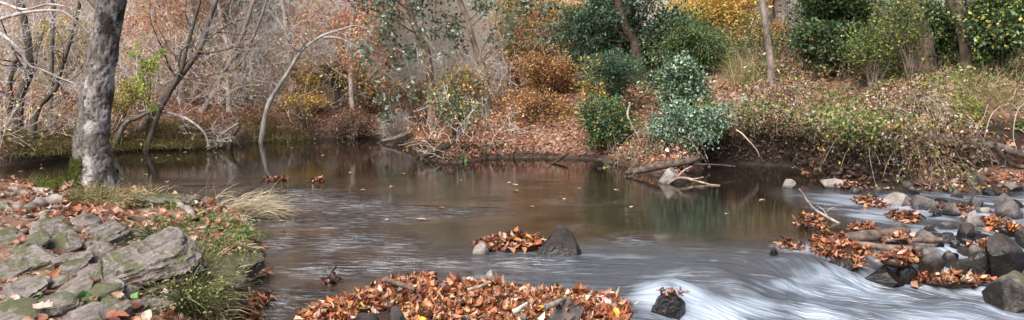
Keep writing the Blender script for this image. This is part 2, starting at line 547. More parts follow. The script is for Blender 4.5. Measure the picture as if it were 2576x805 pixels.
def ground_material():
    m, nt = new_mat('ground')
    geo = N(nt, 'ShaderNodeNewGeometry')
    pos = geo.outputs['Position']
    vor = N(nt, 'ShaderNodeTexVoronoi')
    vor.inputs['Scale'].default_value = 13
    nt.links.new(pos, vor.inputs['Vector'])
    sepc = N(nt, 'ShaderNodeSeparateColor')
    nt.links.new(vor.outputs['Color'], sepc.inputs[0])
    r = ramp(nt, [(0, (.09, .055, .04)), (.25, (.22, .125, .085)), (.5, (.34, .20, .14)), (.75, (.26, .145, .10)), (.9, (.44, .31, .24)), (1, (.52, .42, .36))])
    nt.links.new(sepc.outputs[0], r.inputs[0])
    big = noise_(nt, pos, .7, 4)
    rb = ramp(nt, [(.3, (.65, .62, .6)), (.7, (1.1, 1.08, 1.05))])
    nt.links.new(big, rb.inputs[0])
    colr = mixc(nt, r.outputs[0], rb.outputs[0], 1.0, 'MULTIPLY')
    # patches of green ground growth
    gn = noise_(nt, pos, 1.3, 5, .6)
    gr = ramp(nt, [(.56, (0, 0, 0)), (.66, (1, 1, 1))])
    nt.links.new(gn, gr.inputs[0])
    colr = mixc(nt, colr, (.10, .11, .04), math_(nt, 'MULTIPLY', gr.outputs[0], .45))
    # dark soil on steep faces, blackened to paint undercut shadow, and near the water
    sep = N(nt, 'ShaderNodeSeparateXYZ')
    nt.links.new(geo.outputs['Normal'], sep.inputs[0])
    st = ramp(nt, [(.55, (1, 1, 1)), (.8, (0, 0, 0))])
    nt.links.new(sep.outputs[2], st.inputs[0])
    shadowed_soil = mixc(nt, (.010, .0075, .006), (.036, .024, .018), noise_(nt, pos, 9, 4))
    colr = mixc(nt, colr, shadowed_soil, st.outputs[0])
    sz = N(nt, 'ShaderNodeSeparateXYZ')
    nt.links.new(pos, sz.inputs[0])
    wr = ramp(nt, [(.03, (1, 1, 1)), (.14, (0, 0, 0))])
    nt.links.new(math_(nt, 'MULTIPLY_ADD', big, -.06, sz.outputs[2]), wr.inputs[0])
    colr = mixc(nt, colr, (.035, .025, .02), math_(nt, 'MULTIPLY', wr.outputs[0], .8))
    p = N(nt, 'ShaderNodeBsdfPrincipled', Roughness=.8)
    p.inputs['Specular IOR Level'].default_value = .3
    nt.links.new(colr, p.inputs['Base Color'])
    b = N(nt, 'ShaderNodeBump', Strength=.8, Distance=.05)
    nt.links.new(math_(nt, 'ADD', sepc.outputs[1], noise_(nt, pos, 25, 3)), b.inputs['Height'])
    nt.links.new(b.outputs[0], p.inputs['Normal'])
    out(nt, p.outputs[0])
    return m
mb = MB()
mb.add(np.stack([gx, gy, gzv], 1), gf)
ground = mb.build('ground', ground_material())
tag(ground, 'leaf strewn earth of the banks and wooded slopes', kind='structure')

# ------------------------------------------------------------------ water
DAM = np.concatenate([W([(1500, 860), (1545, 800), (1590, 752), (1690, 722), (1790, 700), (1930, 648), (2060, 642), (2150, 642), (2260, 640), (2330, 626), (2440, 596), (2576, 572)]), [[14, 10.2], [60, 10]]])
DAMPOLY = np.concatenate([DAM, [[60, -8], [0.6, -8], [.6, 5]]])
GX = np.array([-60, 0, 1.3, 2.5, 3.5, 4.6, 6, 60])
GY = np.array([9.05, 9.05, 8.85, 8.55, 8.1, 7.4, 6.3, -40])
# where the current breaks white: u, v, radius u, radius v (all lying on the water), strength
FOAM = [(1640, 770, 60, 40, 1.0), (1740, 770, 60, 36, .9), (1690, 722, 70, 12, .7), (2010, 648, 60, 14, 1.0), (2110, 690, 60, 18, .8), (2430, 610, 80, 16, 1.0), (2380, 680, 40, 20, .9),
        (2500, 620, 50, 14, .8), (2330, 700, 90, 14, .8), (2470, 690, 40, 10, .8), (2200, 720, 120, 20, .7), (1870, 655, 40, 10, .45),
        (1800, 680, 20, 6, .7), (2100, 770, 150, 25, .55), (2350, 780, 200, 25, .6), (1900, 760, 120, 30, .45), (2560, 760, 80, 20, .5),
        (2550, 600, 40, 10, .8), (2400, 640, 60, 12, 1.0), (2300, 600, 50, 8, .8), (2480, 560, 60, 8, .9), (2380, 540, 50, 6, .8), (2440, 700, 70, 12, .9), (2180, 700, 50, 12, .9), (2160, 560, 50, 5, .5), (2560, 530, 50, 6, .8), (2330, 560, 40, 6, .5), (2260, 485, 40, 3, .6), (2500, 530, 60, 5, .5), (2330, 650, 30, 8, .6), (2050, 545, 12, 4, .4),
        (1255, 640, 60, 8, .35), (1340, 660, 120, 12, .3), (1500, 690, 60, 14, .3), (640, 790, 50, 20, .35)]

def pond_z(x, y):
    t = sdf(x, y, DAMPOLY, DAM)
    t = t + .22 * fbm2(x, y, 1.3, octaves=2, seed=29) * sstep(.5, 1.5, x)
    z = -.20 * sstep(-.35, 1.05, t) - .035 * np.clip(t, 0, 3)
    n = y - np.interp(x, GX, GY)
    run = sstep(-.3, .7, t)
    tongue = sstep(10.2, 8.6, y) * sstep(-1.8, 1.2, x)
    st = fbm(np.stack([x * .9, n * 3.2, 0 * x], 1), 3, 31)
    st2 = fbm(np.stack([x * 1.6 + 3, n * 1.6, 0 * x], 1), 3, 37)
    z = z + run * (.11 * st2 + .03 * st) + (1 - run) * tongue * (.010 * st + .008 * st2)
    return z, t, run, tongue

def hump(x, y, z, u, v, r, h, zz=0.):
    p = at_z(u, v, zz)
    d2 = ((x - p[0]) ** 2 + (y - p[1]) ** 2) / (r * r)
    return z + h * np.exp(-d2)
wx, wy, wf = grid(axis([(-60, 3), (-15, .5), (-4, .06), (-1.8, .03), (5, .06), (9, .5), (20, 3), (60, 3)]),
                  axis([(-8, 1), (5.5, .04), (6.4, .026), (10.4, .06), (13, .25), (20, .5), (32, .5)]))
wz, wt, wrun, wtong = pond_z(wx, wy)
wz = hump(wx, wy, wz, 1790, 690, .32, .08)
wz = hump(wx, wy, wz, 1690, 745, .24, .12, -.05)
wz = hump(wx, wy, wz, 2100, 690, .25, .06, -.1)
for hu, hv, hr, hh_ in [(2010, 700, .24, .09), (2230, 748, .34, .08), (2040, 782, .36, .10), (2430, 775, .33, .09), (1860, 775, .26, .07), (2330, 720, .25, .06), (1950, 740, .22, .07), (2150, 800, .3, .08), (2520, 740, .25, .06), (1780, 800, .2, .06)]:
    wz = hump(wx, wy, wz, hu, hv, hr, hh_, -.2)
nxw = len(np.unique(wx)); Z2 = wz.reshape(-1, nxw); X2 = wx.reshape(-1, nxw); Y2 = wy.reshape(-1, nxw)
zy_, zx_ = np.gradient(Z2)
zx_ = zx_ / np.gradient(X2, axis=1); zy_ = zy_ / np.gradient(Y2, axis=0)
fallrate = (-(zx_ * .72 - zy_ * .69)).ravel()
for _ in range(3):
    q_ = fallrate.reshape(-1, nxw); q_ = (np.roll(q_, 1, 0) + np.roll(q_, -1, 0) + np.roll(q_, 1, 1) + np.roll(q_, -1, 1) + q_) / 5; fallrate = q_.ravel()
rif = sstep(3.9, 5.0, wx) * sstep(14.6, 13.2, wy) * (1 - wrun)
foam = np.clip((wrun * .16 + .42 * rif + .24 * wtong * (1 - wrun)) * (1 + fbm2(wx, wy, 1.1, octaves=3, seed=41) * 1.5), 0, 1)
foam = np.maximum(foam, np.clip(fallrate * 1.9 - .14, 0, .95) * np.clip(wrun + .1, 0, 1))
for u, v, ru, rv, s in FOAM:
    p = at_z(u, v, -.1)
    ex = abs(at_z(u + ru, v, -.1)[0] - p[0]); ey = abs(at_z(u, v - rv, -.1)[1] - p[1])
    foam = np.maximum(foam, s * np.exp(-((wx - p[0]) / ex) ** 2 - ((wy - p[1]) / ey) ** 2))
# wind and current ripples: calm far water, patches of ripple with painted glints in the near pool
rip = .05 + .95 * sstep(15.5, 10.5, wy)
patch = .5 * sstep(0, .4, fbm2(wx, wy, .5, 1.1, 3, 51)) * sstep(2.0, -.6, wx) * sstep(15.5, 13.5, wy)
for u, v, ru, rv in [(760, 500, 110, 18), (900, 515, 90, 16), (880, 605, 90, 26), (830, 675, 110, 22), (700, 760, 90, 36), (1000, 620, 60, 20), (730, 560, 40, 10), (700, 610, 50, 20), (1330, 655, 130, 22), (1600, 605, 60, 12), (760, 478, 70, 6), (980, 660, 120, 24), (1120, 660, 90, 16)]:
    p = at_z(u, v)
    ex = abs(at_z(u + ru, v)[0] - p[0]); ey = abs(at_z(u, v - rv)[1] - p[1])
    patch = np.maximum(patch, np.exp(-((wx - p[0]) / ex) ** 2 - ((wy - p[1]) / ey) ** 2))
mb = MB()
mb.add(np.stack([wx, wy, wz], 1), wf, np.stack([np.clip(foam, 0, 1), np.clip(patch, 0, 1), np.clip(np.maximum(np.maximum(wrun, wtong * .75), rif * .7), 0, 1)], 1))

def water_material():
    m, nt = new_mat('water')
    at = N(nt, 'ShaderNodeAttribute', attribute_name='col')
    sc = N(nt, 'ShaderNodeSeparateColor')
    nt.links.new(at.outputs['Color'], sc.inputs[0])
    foam, patch, run = sc.outputs[0], sc.outputs[1], sc.outputs[2]
    fl = N(nt, 'ShaderNodeAttribute', attribute_name='flow')
    flow = fl.outputs['Vector']
    geo = N(nt, 'ShaderNodeNewGeometry')
    pos = geo.outputs['Position']
    fa_ = N(nt, 'ShaderNodeAttribute', attribute_name='fall')
    fsep = N(nt, 'ShaderNodeSeparateXYZ')
    nt.links.new(fa_.outputs['Vector'], fsep.inputs[0])
    fallw = fsep.outputs[2]
    fstreak = noise_(nt, mapping(nt, fa_.outputs['Vector'], (.9, 9, 0)), 1.5, 4, .6, .3)
    streak = noise_(nt, mapping(nt, flow, (.55, 4.2, 1)), 1.6, 4, .6, .5)
    fine = noise_(nt, mapping(nt, flow, (.9, 13, 1)), 1.5, 4, .6, .3)
    s2 = math_(nt, 'ADD', math_(nt, 'MULTIPLY', streak, .72), math_(nt, 'MULTIPLY', fine, .28))
    fmix = N(nt, 'ShaderNodeMix')
    nt.links.new(fallw, fmix.inputs[0]); nt.links.new(s2, fmix.inputs[2]); nt.links.new(fstreak, fmix.inputs[3])
    s2 = fmix.outputs[0]
    gaps = noise_(nt, mapping(nt, flow, (.8, 1.5, 1)), 1.3, 3, .55, .8)
    # foam only where mask and streaks agree
    fm = math_(nt, 'ADD', math_(nt, 'MULTIPLY', foam, 1.2), math_(nt, 'MULTIPLY_ADD', s2, 1.35, -.85))
    fm = math_(nt, 'ADD', fm, math_(nt, 'MULTIPLY_ADD', gaps, 2.3, -1.22))
    fm = math_(nt, 'MULTIPLY', fm, math_(nt, 'MULTIPLY', foam, 3.0, clamp=True), clamp=True)
    fm = math_(nt, 'MULTIPLY', fm, .76)
    glint_noise = noise_(nt, mapping(nt, pos, (1.3, 5.5, 1)), 3.2, 5, .65, .5)
    sky_glint = math_(nt, 'MULTIPLY', math_(nt, 'MULTIPLY_ADD', glint_noise, 4.5, -2.25, clamp=True), math_(nt, 'MULTIPLY', patch, .9, clamp=True))  # sky glints painted white into the ripple patches
    fm = math_(nt, 'MAXIMUM', fm, sky_glint)
    body = N(nt, 'ShaderNodeBsdfPrincipled')
    bed = noise_(nt, pos, 1.1, 4, .6)
    rb = ramp(nt, [(.3, (.030, .023, .017)), (.55, (.066, .048, .034)), (.75, (.13, .085, .052))])
    nt.links.new(bed, rb.inputs[0])
    sy = N(nt, 'ShaderNodeSeparateXYZ')
    nt.links.new(pos, sy.inputs[0])
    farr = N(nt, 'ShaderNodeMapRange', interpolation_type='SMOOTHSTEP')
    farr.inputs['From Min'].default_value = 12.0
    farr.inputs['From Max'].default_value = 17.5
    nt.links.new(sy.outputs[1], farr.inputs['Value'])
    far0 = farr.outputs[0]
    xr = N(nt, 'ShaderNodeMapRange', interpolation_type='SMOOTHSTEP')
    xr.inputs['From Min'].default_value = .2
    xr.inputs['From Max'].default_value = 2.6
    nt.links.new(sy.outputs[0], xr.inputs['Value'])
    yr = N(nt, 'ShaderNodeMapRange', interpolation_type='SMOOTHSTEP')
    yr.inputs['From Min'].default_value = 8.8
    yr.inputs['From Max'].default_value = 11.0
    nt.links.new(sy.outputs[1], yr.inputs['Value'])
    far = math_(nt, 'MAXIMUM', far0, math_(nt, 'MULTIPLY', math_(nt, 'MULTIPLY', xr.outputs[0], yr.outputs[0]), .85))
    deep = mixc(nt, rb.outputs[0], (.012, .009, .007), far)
    nt.links.new(mixc(nt, deep, mixc(nt, (.11, .14, .18), rb.outputs[0], .3), run), body.inputs['Base Color'])  # running water: aerated blue-grey with reflected sky tone painted into the colour
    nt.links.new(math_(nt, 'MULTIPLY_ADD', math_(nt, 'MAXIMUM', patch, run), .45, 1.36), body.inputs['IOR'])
    body.inputs['Specular IOR Level'].default_value = .5
    nt.links.new(math_(nt, 'ADD', math_(nt, 'MULTIPLY', run, .2), math_(nt, 'MULTIPLY_ADD', far, -.055, .065)), body.inputs['Roughness'])
    rip = noise_(nt, mapping(nt, pos, (1.0, 2.6, 1)), 4.5, 4, .55, .6)
    rip2 = noise_(nt, mapping(nt, pos, (.7, 1.6, 1)), 1.4, 3, .5, .4)
    h = math_(nt, 'ADD', math_(nt, 'MULTIPLY', rip, math_(nt, 'MULTIPLY_ADD', patch, 2.4, math_(nt, 'MULTIPLY_ADD', far, -.05, .06))), math_(nt, 'MULTIPLY', rip2, math_(nt, 'MULTIPLY_ADD', patch, 2.0, math_(nt, 'MULTIPLY_ADD', far, -.03, .04))))
    h = math_(nt, 'ADD', h, math_(nt, 'MULTIPLY', s2, math_(nt, 'MULTIPLY', run, 1.5)))
    b = N(nt, 'ShaderNodeBump', Strength=1.0, Distance=.075)
    nt.links.new(h, b.inputs['Height'])
    nt.links.new(b.outputs[0], body.inputs['Normal'])
    white = N(nt, 'ShaderNodeBsdfPrincipled', Roughness=.45)
    white.inputs['Base Color'].default_value = (.55, .65, .78, 1)
    nt.links.new(b.outputs[0], white.inputs['Normal'])
    mx = N(nt, 'ShaderNodeMixShader')
    nt.links.new(fm, mx.inputs[0])
    nt.links.new(body.outputs[0], mx.inputs[1])
    nt.links.new(white.outputs[0], mx.inputs[2])
    out(nt, mx.outputs[0])
    return m
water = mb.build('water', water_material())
fl2 = water.data.attributes.new('fall', 'FLOAT_VECTOR', 'POINT')
fw = np.exp(-((wt - .15) / .38) ** 2) * sstep(2.3, 3.0, wx) + .75 * sstep(4.3, 5.2, wx) * (wt < 0)
fl2.data.foreach_set('vector', np.stack([wt, wx + .25 * wy, np.clip(fw, 0, .9)], 1).astype(np.float32).ravel())
fa = water.data.attributes.new('flow', 'FLOAT_VECTOR', 'POINT')
nn = wy - np.interp(wx, GX, GY)
fa.data.foreach_set('vector', np.stack([wx * 1.2 - .25 * wy, nn, 0 * wx], 1).astype(np.float32).ravel())
tag(water, 'brown woodland stream, calm in the pool and white in the rapids', kind='structure')
def water_z(x, y):
    return float(pond_z(np.array([float(x)]), np.array([float(y)]))[0][0])
# ------------------------------------------------------------------ trees and shrubs
def smooth_line(pts, n):
    p = np.asarray(pts, float)
    k = len(p)
    if k == 2:
        t = np.linspace(0, 1, n)[:, None]
        return p[0] * (1 - t) + p[1] * t
    q = np.vstack([2 * p[0] - p[1], p, 2 * p[-1] - p[-2]])
    s = np.linspace(0, k - 1 - 1e-6, n)
    i = s.astype(int); f = (s - i)[:, None]
    a, b, c, d = q[i], q[i + 1], q[i + 2], q[i + 3]
    return .5 * (2 * b + (c - a) * f + (2 * a - 5 * b + 4 * c - d) * f ** 2 + (3 * b - a - 3 * c + d) * f ** 3)

def line_px(pts, d):            # picture points at one distance (or one distance per point)
    ds = d if hasattr(d, '__len__') else [d] * len(pts)
    return np.array([at_d(u, v, q) for (u, v), q in zip(pts, ds)])

def wobble(P, amt, f=1.0, seed=0):
    t = np.cumsum(np.concatenate([[0], np.linalg.norm(np.diff(P, axis=0), axis=1)]))
    o = np.stack([fbm(np.stack([t * f, 0 * t + k * 9.1, 0 * t + seed], 1), 3, seed + k) for k in range(3)], 1)
    return P + o * amt * np.minimum(1, t / max(t[-1] * .1, 1e-6))[:, None]

def grow(P, R, per, t0=.2, t1=1.0, length=.5, out=1.0, along=.6, up=.25, npts=5, jit=.18, rf=.55, curve=.15, bias=None, absolute=False):
    m, n, _ = P.shape
    L = np.linalg.norm(np.diff(P, axis=1), axis=2).sum(1)
    k = np.repeat(np.arange(m), per)
    t = RNG.uniform(t0, t1, len(k))
    s = t * (n - 1) * .9999
    i = s.astype(int); f = (s - i)[:, None]
    base = P[k, i] * (1 - f) + P[k, i + 1] * f
    rad = R[k, i] * (1 - f[:, 0]) + R[k, i + 1] * f[:, 0]
    T = norm(P[k, i + 1] - P[k, i])
    side = RNG.normal(0, 1, (len(k), 3))
    side -= (side * T).sum(1, keepdims=True) * T
    d = T * along + norm(side) * out + np.array([0, 0, up])
    if bias is not None: d = d + np.asarray(bias)
    d = norm(d)
    ln = length * RNG.uniform(.55, 1.15, len(k)) * (1 if absolute else L[k]) * (1.1 - .55 * t)
    Q = np.empty((len(k), npts, 3)); Q[:, 0] = base
    for j in range(1, npts):
        d = norm(d + RNG.normal(0, jit, d.shape) + np.array([0, 0, curve * .3]))
        Q[:, j] = Q[:, j - 1] + d * (ln / (npts - 1))[:, None]
    tt = np.linspace(0, 1, npts)[None]
    RR = np.maximum(rad * rf, .002)[:, None] * (1 - .75 * tt)
    return Q, RR

def along_leaves(mb, P, count, spread, size, pal, mi, shape=LEAF_S, up=.6, wid=1.0, droop=0.0, shade=.3):
    m, n, _ = P.shape
    k = RNG.integers(0, m, count)
    s = RNG.uniform(.15, 1, count) * (n - 1) * .9999
    i = s.astype(int); f = (s - i)[:, None]
    p = P[k, i] * (1 - f) + P[k, i + 1] * f + RNG.normal(0, spread, (count, 3))
    tw = np.clip(1 + RNG.normal(0, shade, m), .45, 1.6)
    c = pick(pal, count) * tw[k][:, None]
    leaves(mb, p, rdir(count, -droop), rdir(count, up), size * RNG.uniform(.7, 1.3, count), np.clip(c, 0, .85), shape, mi=mi, wid=wid)

def cloud(mb, c, r, clumps, per, cr, size, pal, mi=0, shape=LEAF_S, flat=.55, up=.8, wid=1.0, shell=.5, droop=.1, keep=None, shade=.3):
    """leaf clumps spread through an ellipsoid"""
    c = np.asarray(c, float); r = np.asarray(r, float)
    if clumps >= 40:        # several overlapping lobes, so that the outline is uneven
        lob = norm(RNG.normal(0, 1, (5, 3))) * np.array([1, 1, .8])
        share = [.34, .16, .14, .14, .12, .10]
        out_ = []
        for q_, (off, sc_) in enumerate([(np.zeros(3), .82)] + [(lob[t] * r * RNG.uniform(.5, .78), RNG.uniform(.38, .6)) for t in range(5)]):
            out_.append(cloud(mb, c + off, r * sc_, -max(3, int(clumps * 1.3 * share[q_])), per, cr, size, pal, mi, shape, flat, up, wid, shell, droop, keep, shade))
        return np.concatenate(out_)
    clumps = abs(clumps)
    d = norm(RNG.normal(0, 1, (clumps, 3)))
    q = RNG.uniform(0, 1, clumps) ** (1 / 3) * (1 - shell) + shell * RNG.uniform(.75, 1.0, clumps)
    q = q * (1 + .55 * vnoise(d * 1.9 + c, 5) + .25 * vnoise(d * 4.5 + c, 6)) * np.where(RNG.uniform(0, 1, clumps) < .12, 1.3, 1.0)
    cp = c + d * q[:, None] * r
    gap = fbm(cp * 2.6 + 3.3, 2, 55) > -.17
    if gap.sum() > 3: cp = cp[gap]
    if keep is not None: cp = cp[keep(cp)]
    m = len(cp)
    if m == 0: return cp
    k = np.repeat(np.arange(m), per)
    off = RNG.normal(0, 1, (len(k), 3)) * cr * np.array([1, 1, flat])
    p = cp[k] + off
    # shade painted into the leaf colour: lower clumps darker, upper ones lighter
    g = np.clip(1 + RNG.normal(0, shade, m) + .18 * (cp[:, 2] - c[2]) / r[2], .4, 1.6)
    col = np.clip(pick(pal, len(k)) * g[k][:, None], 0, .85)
    outw = norm(off + .6 * (cp[k] - c) / r.mean())
    outw[:, 2] -= droop
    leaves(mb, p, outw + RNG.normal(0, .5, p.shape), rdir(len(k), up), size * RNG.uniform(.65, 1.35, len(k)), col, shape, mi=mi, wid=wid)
    return cp

def tree(name, label, cat, line, r0, r1, bark='bark', tint=(.2, .17, .15), limbs=6, lim=.45, sub=5, twigs=5, start=.25, up=.3, along=.5, bias=None,
         leaf=None, nleaf=0, lsize=.08, lspread=.12, lmat='leaf', twigcol=(.42, .39, .37), group=None, sides=9, n=18, wob=.05, forks=None, flare=1.5, lshape=LEAF_S, limr=.30, twigr=.7, extra_bark=None, jit=.18):
    P = smooth_line(line, n)
    P = wobble(P, wob, .8, int(abs(P[0, 0] * 100)) % 97)
    base = P[0]
    root = empty(name, base, label, cat, group)
    t = np.linspace(0, 1, n)
    R = r0 + (r1 - r0) * t
    R = R * (1 + (flare - 1) * np.exp(-t * 16))
    tb = MB()
    tubes(tb, P[None], R[None], sides, tint)
    allP, allR = [P[None]], [R[None]]
    if forks:
        for line2, a, b in forks:
            Q = wobble(smooth_line(line2, 12), wob, .8, 3)
            tubes(tb, Q[None], np.linspace(a, b, 12)[None], max(5, sides - 2), tint)
            allP.append(smooth_line(Q, n)[None]); allR.append(np.interp(t, [0, 1], [a, b])[None])
    AP, AR = np.concatenate(allP), np.concatenate(allR)
    cr = MB()
    tw = None
    if limbs:
        L1, R1 = grow(AP, AR, limbs, start, 1.0, lim, 1.0, along, up, 7, jit, limr, bias=bias)
        tubes(tb, L1, R1, 5, tint)
        if sub:
            L2, R2 = grow(L1, R1, sub, .2, 1, .5, .9, .7, .08, 6, jit * 1.1, .5)
            tubes(cr, L2, np.maximum(R2, .004), 4, twigcol, 0)
            tw = L2
            if twigs:
                L3, R3 = grow(L2, R2, twigs, .15, 1, .5, .8, .8, .02, 5, jit * 1.2, twigr)
                tubes(cr, L3, np.maximum(R3, .0028), 3, twigcol, 0)
                tw = np.concatenate([L3, L3])
        else:
            tw = L1
    if leaf is not None and nleaf and tw is not None:
        along_leaves(cr, tw, nleaf, lspread, lsize, leaf, 1, lshape)
    tb.build('trunk', M[bark], root)
    if cr.n:
        cr.build('crown', [M['twig'], M[lmat]], root)
    return root

def copy_tree(root, loc, rz, scale, label=None):
    r = root.copy(); C.objects.link(r)
    r.location = loc; r.rotation_euler = (0, 0, rz); r.scale = (scale, scale, scale)
    if label: r['label'] = label
    for ch in root.children:
        c = ch.copy(); C.objects.link(c); c.parent = r
    return r

def ico_mesh(sub):
    b = bmesh.new(); bmesh.ops.create_icosphere(b, subdivisions=sub, radius=1)
    v = np.array([q.co[:] for q in b.verts]); f = np.array([[q.index for q in x.verts] for x in b.faces]); b.free()
    return v, f

# ---- the big leaning mossy tree on the left bank
def big_tree():
    D0 = 11.9
    cx = [(232, 452), (234, 440), (233, 400), (231, 350), (236, 300), (241, 250), (250, 190), (257, 150), (267, 90), (274, 50), (280, 0), (292, -120), (310, -320), (330, -620)]
    hw = [50, 47, 44, 43, 41.5, 40, 36.5, 34.5, 33.5, 34, 35, 33, 30, 24]
    k = D0 / F
    P = smooth_line(line_px(cx, D0), 150)
    R = np.interp(np.linspace(0, 1, 150), np.linspace(0, 1, len(hw)), hw) * k
    P[0, 2] -= .25
    base = np.array([P[0, 0], P[0, 1], gz(P[0, 0], P[0, 1])])
    root = empty('mossy_tree', base, 'big leaning grey tree with patchy bark and a mossy foot on the left bank', 'tree')
    tb = MB()
    sides = 56
    ang = np.arange(sides) * 2 * PI / sides
    V = np.empty((150, sides, 3))
    for i in range(150):
        V[i] = P[i] + R[i] * np.stack([np.cos(ang), np.sin(ang), 0 * ang], 1)
    Vf = V.reshape(-1, 3)
    Nn = norm(Vf - np.repeat(P, sides, 0))
    zrel = Vf[:, 2] - base[2]
    plates = fbm(Vf * np.array([7, 7, 4.2]), 4, 61)
    lump = fbm(Vf * 1.7, 3, 63)
    cracks = np.abs(fbm(Vf * np.array([13, 13, 6]), 3, 67))
    flare = np.exp(-np.maximum(zrel, 0) * 3.6) * (.07 + .14 * fbm(Nn * 1.9, 2, 5))
    disp = .03 * lump + .03 * plates - .022 * sstep(.10, .03, cracks) + flare
    Vf = Vf + Nn * disp[:, None]
    h = np.clip((zrel) / 3.6, 0, 1)
    lich = sstep(.02, .22, fbm(Vf * np.array([4.5, 4.5, 3.2]), 5, 71, .6) + .05)
    dark = sstep(.0, .3, fbm(Vf * np.array([2.2, 2.2, 1.6]), 4, 75) + .7 * sstep(.45, .85, h) - .32)
    mossm = sstep(.1, .3, fbm(Vf * 1.8, 4, 77) + .55 * np.clip(-Nn[:, 0], 0, 1) * 1.1 - .38 + .3 * np.exp(-np.maximum(zrel, 0) * 2.5))
    c = np.array([.21, .19, .175]) * (1 - lich[:, None]) + np.array([.47, .445, .43]) * lich[:, None]
    c = c * (1 - .5 * sstep(.12, .02, cracks))[:, None]
    c = c * (1 - .72 * dark[:, None] * (1 - .55 * lich[:, None]))
    c = c * (1 - .6 * mossm[:, None]) + np.array([.075, .085, .03]) * .6 * mossm[:, None]
    i = np.arange(149)[:, None] * sides + np.arange(sides)[None]
    j = np.arange(149)[:, None] * sides + (np.arange(sides)[None] + 1) % sides
    tb.add(Vf, np.stack([i, j, j + sides, i + sides], -1).reshape(-1, 4), c)
    tb.build('trunk', M['big_bark'], root)
    cr = MB()
    L1, R1 = grow(P[None, 90:], R[None, 90:], 12, .25, 1, .8, 1, .5, .3, 8, .15, .4)
    tubes(cr, L1, R1, 6, (.3, .27, .25), 0)
    L2, R2 = grow(L1, R1, 6, .2, 1, .5, 1, .6, .1, 6, .2, .5)
    tubes(cr, L2, R2, 4, (.42, .39, .37), 0)
    L3, R3 = grow(L2, R2, 5, .2, 1, .5, 1, .6, .0, 5, .2, .5)
    tubes(cr, L3, R3, 3, (.42, .39, .37), 0)
    cr.build('crown', M['twig'], root)
    # thin uneven moss over the left side of the flared foot
    fc = np.stack([i, j, j + sides, i + sides], -1).reshape(-1, 4)
    cen = Vf[fc].mean(1); nn = Nn[fc].mean(1); zr = cen[:, 2] - base[2]
    sel = (zr < .56 + .2 * fbm(cen * 6, 3, 17)) & (nn[:, 0] * .9 - nn[:, 1] * .35 < .25 + .35 * fbm(cen * 5, 3, 19))
    ids = np.unique(fc[sel]); remap = np.full(len(Vf), -1); remap[ids] = np.arange(len(ids))
    mbm = MB()
    mv = Vf[ids] + Nn[ids] * (.012 + .03 * np.clip(fbm(Vf[ids] * 8, 3, 23) + .3, 0, 1))[:, None]
    mbm.add(mv, remap[fc[sel]], pick([(.055, .066, .016), (.08, .085, .022), (.04, .05, .014)], len(ids), .2))
    kk = RNG.integers(0, len(ids), 5000)
    leaves(mbm, mv[kk] + RNG.normal(0, .012, (5000, 3)), Nn[ids][kk] + RNG.normal(0, .7, (5000, 3)), rdir(5000), RNG.uniform(.008, .02, 5000), pick(MOSS + [(.14, .14, .035, .6)], 5000), wid=.7)
    mbm.build('moss', M['moss'], root)
    for (mx_, my_, mr, sd) in ((-.33, -.22, .24, 8), (-.16, -.36, .20, 11), (-.52, -.16, .18, 14), (-.30, -.46, .15, 21)):
        c0 = np.array([base[0] + mx_, base[1] + my_, gz(base[0] + mx_, base[1] + my_) + .03])
        ivv, iff = ico_mesh(4)
        q = ivv * np.array([mr, mr, mr * .62]) * (1 + .35 * fbm(ivv * 2.2 + sd, 4, sd)[:, None]) + c0
        mbm = MB(); mbm.add(q, iff, pick([(.055, .066, .016), (.075, .08, .02)], len(q), .2))
        kk = RNG.integers(0, len(q), 2500)
        leaves(mbm, q[kk], norm(ivv[kk]) + RNG.normal(0, .7, (2500, 3)), rdir(2500), RNG.uniform(.008, .02, 2500), pick(MOSS + [(.14, .14, .035, .6)], 2500), wid=.7)
        mbm.build('moss', M['moss'], root)
    # roots running left over the bank and one to the right
    def root_part(pts, zs, r0, r1):
        Q = np.array([at_z(u, v, z) for (u, v), z in zip(pts, zs)])
        Q = wobble(smooth_line(Q, 26), .03, 2.2, int(pts[0][0]))
        for a in range(26):
            g = gz(Q[a, 0], Q[a, 1])
            Q[a, 2] = g + (.55 * r0)
        mbr = MB()
        tubes(mbr, Q[None], (np.linspace(r0, r1, 26) * (1 + .18 * np.sin(np.arange(26) * 1.3)))[None], 10, (.30, .27, .245))
        mbr.build('root', M['root'], root)
    root_part([(165, 492), (120, 488), (60, 486), (0, 492), (-80, 500)], [.5] * 5, .055, .05)
    root_part([(150, 500), (100, 505), (60, 515), (20, 518), (-60, 515)], [.5] * 5, .065, .045)
    root_part([(160, 506), (118, 528), (108, 560), (70, 578), (0, 582)], [.5] * 5, .045, .03)
    root_part([(150, 512), (90, 535), (45, 548), (0, 548)], [.5] * 4, .04, .022)
    root_part([(280, 470), (330, 488), (370, 500), (430, 500), (470, 512), (490, 530)], [.5] * 6, .05, .04)
    root_part([(120, 525), (70, 552), (30, 556)], [.5] * 3, .03, .015)
    return root

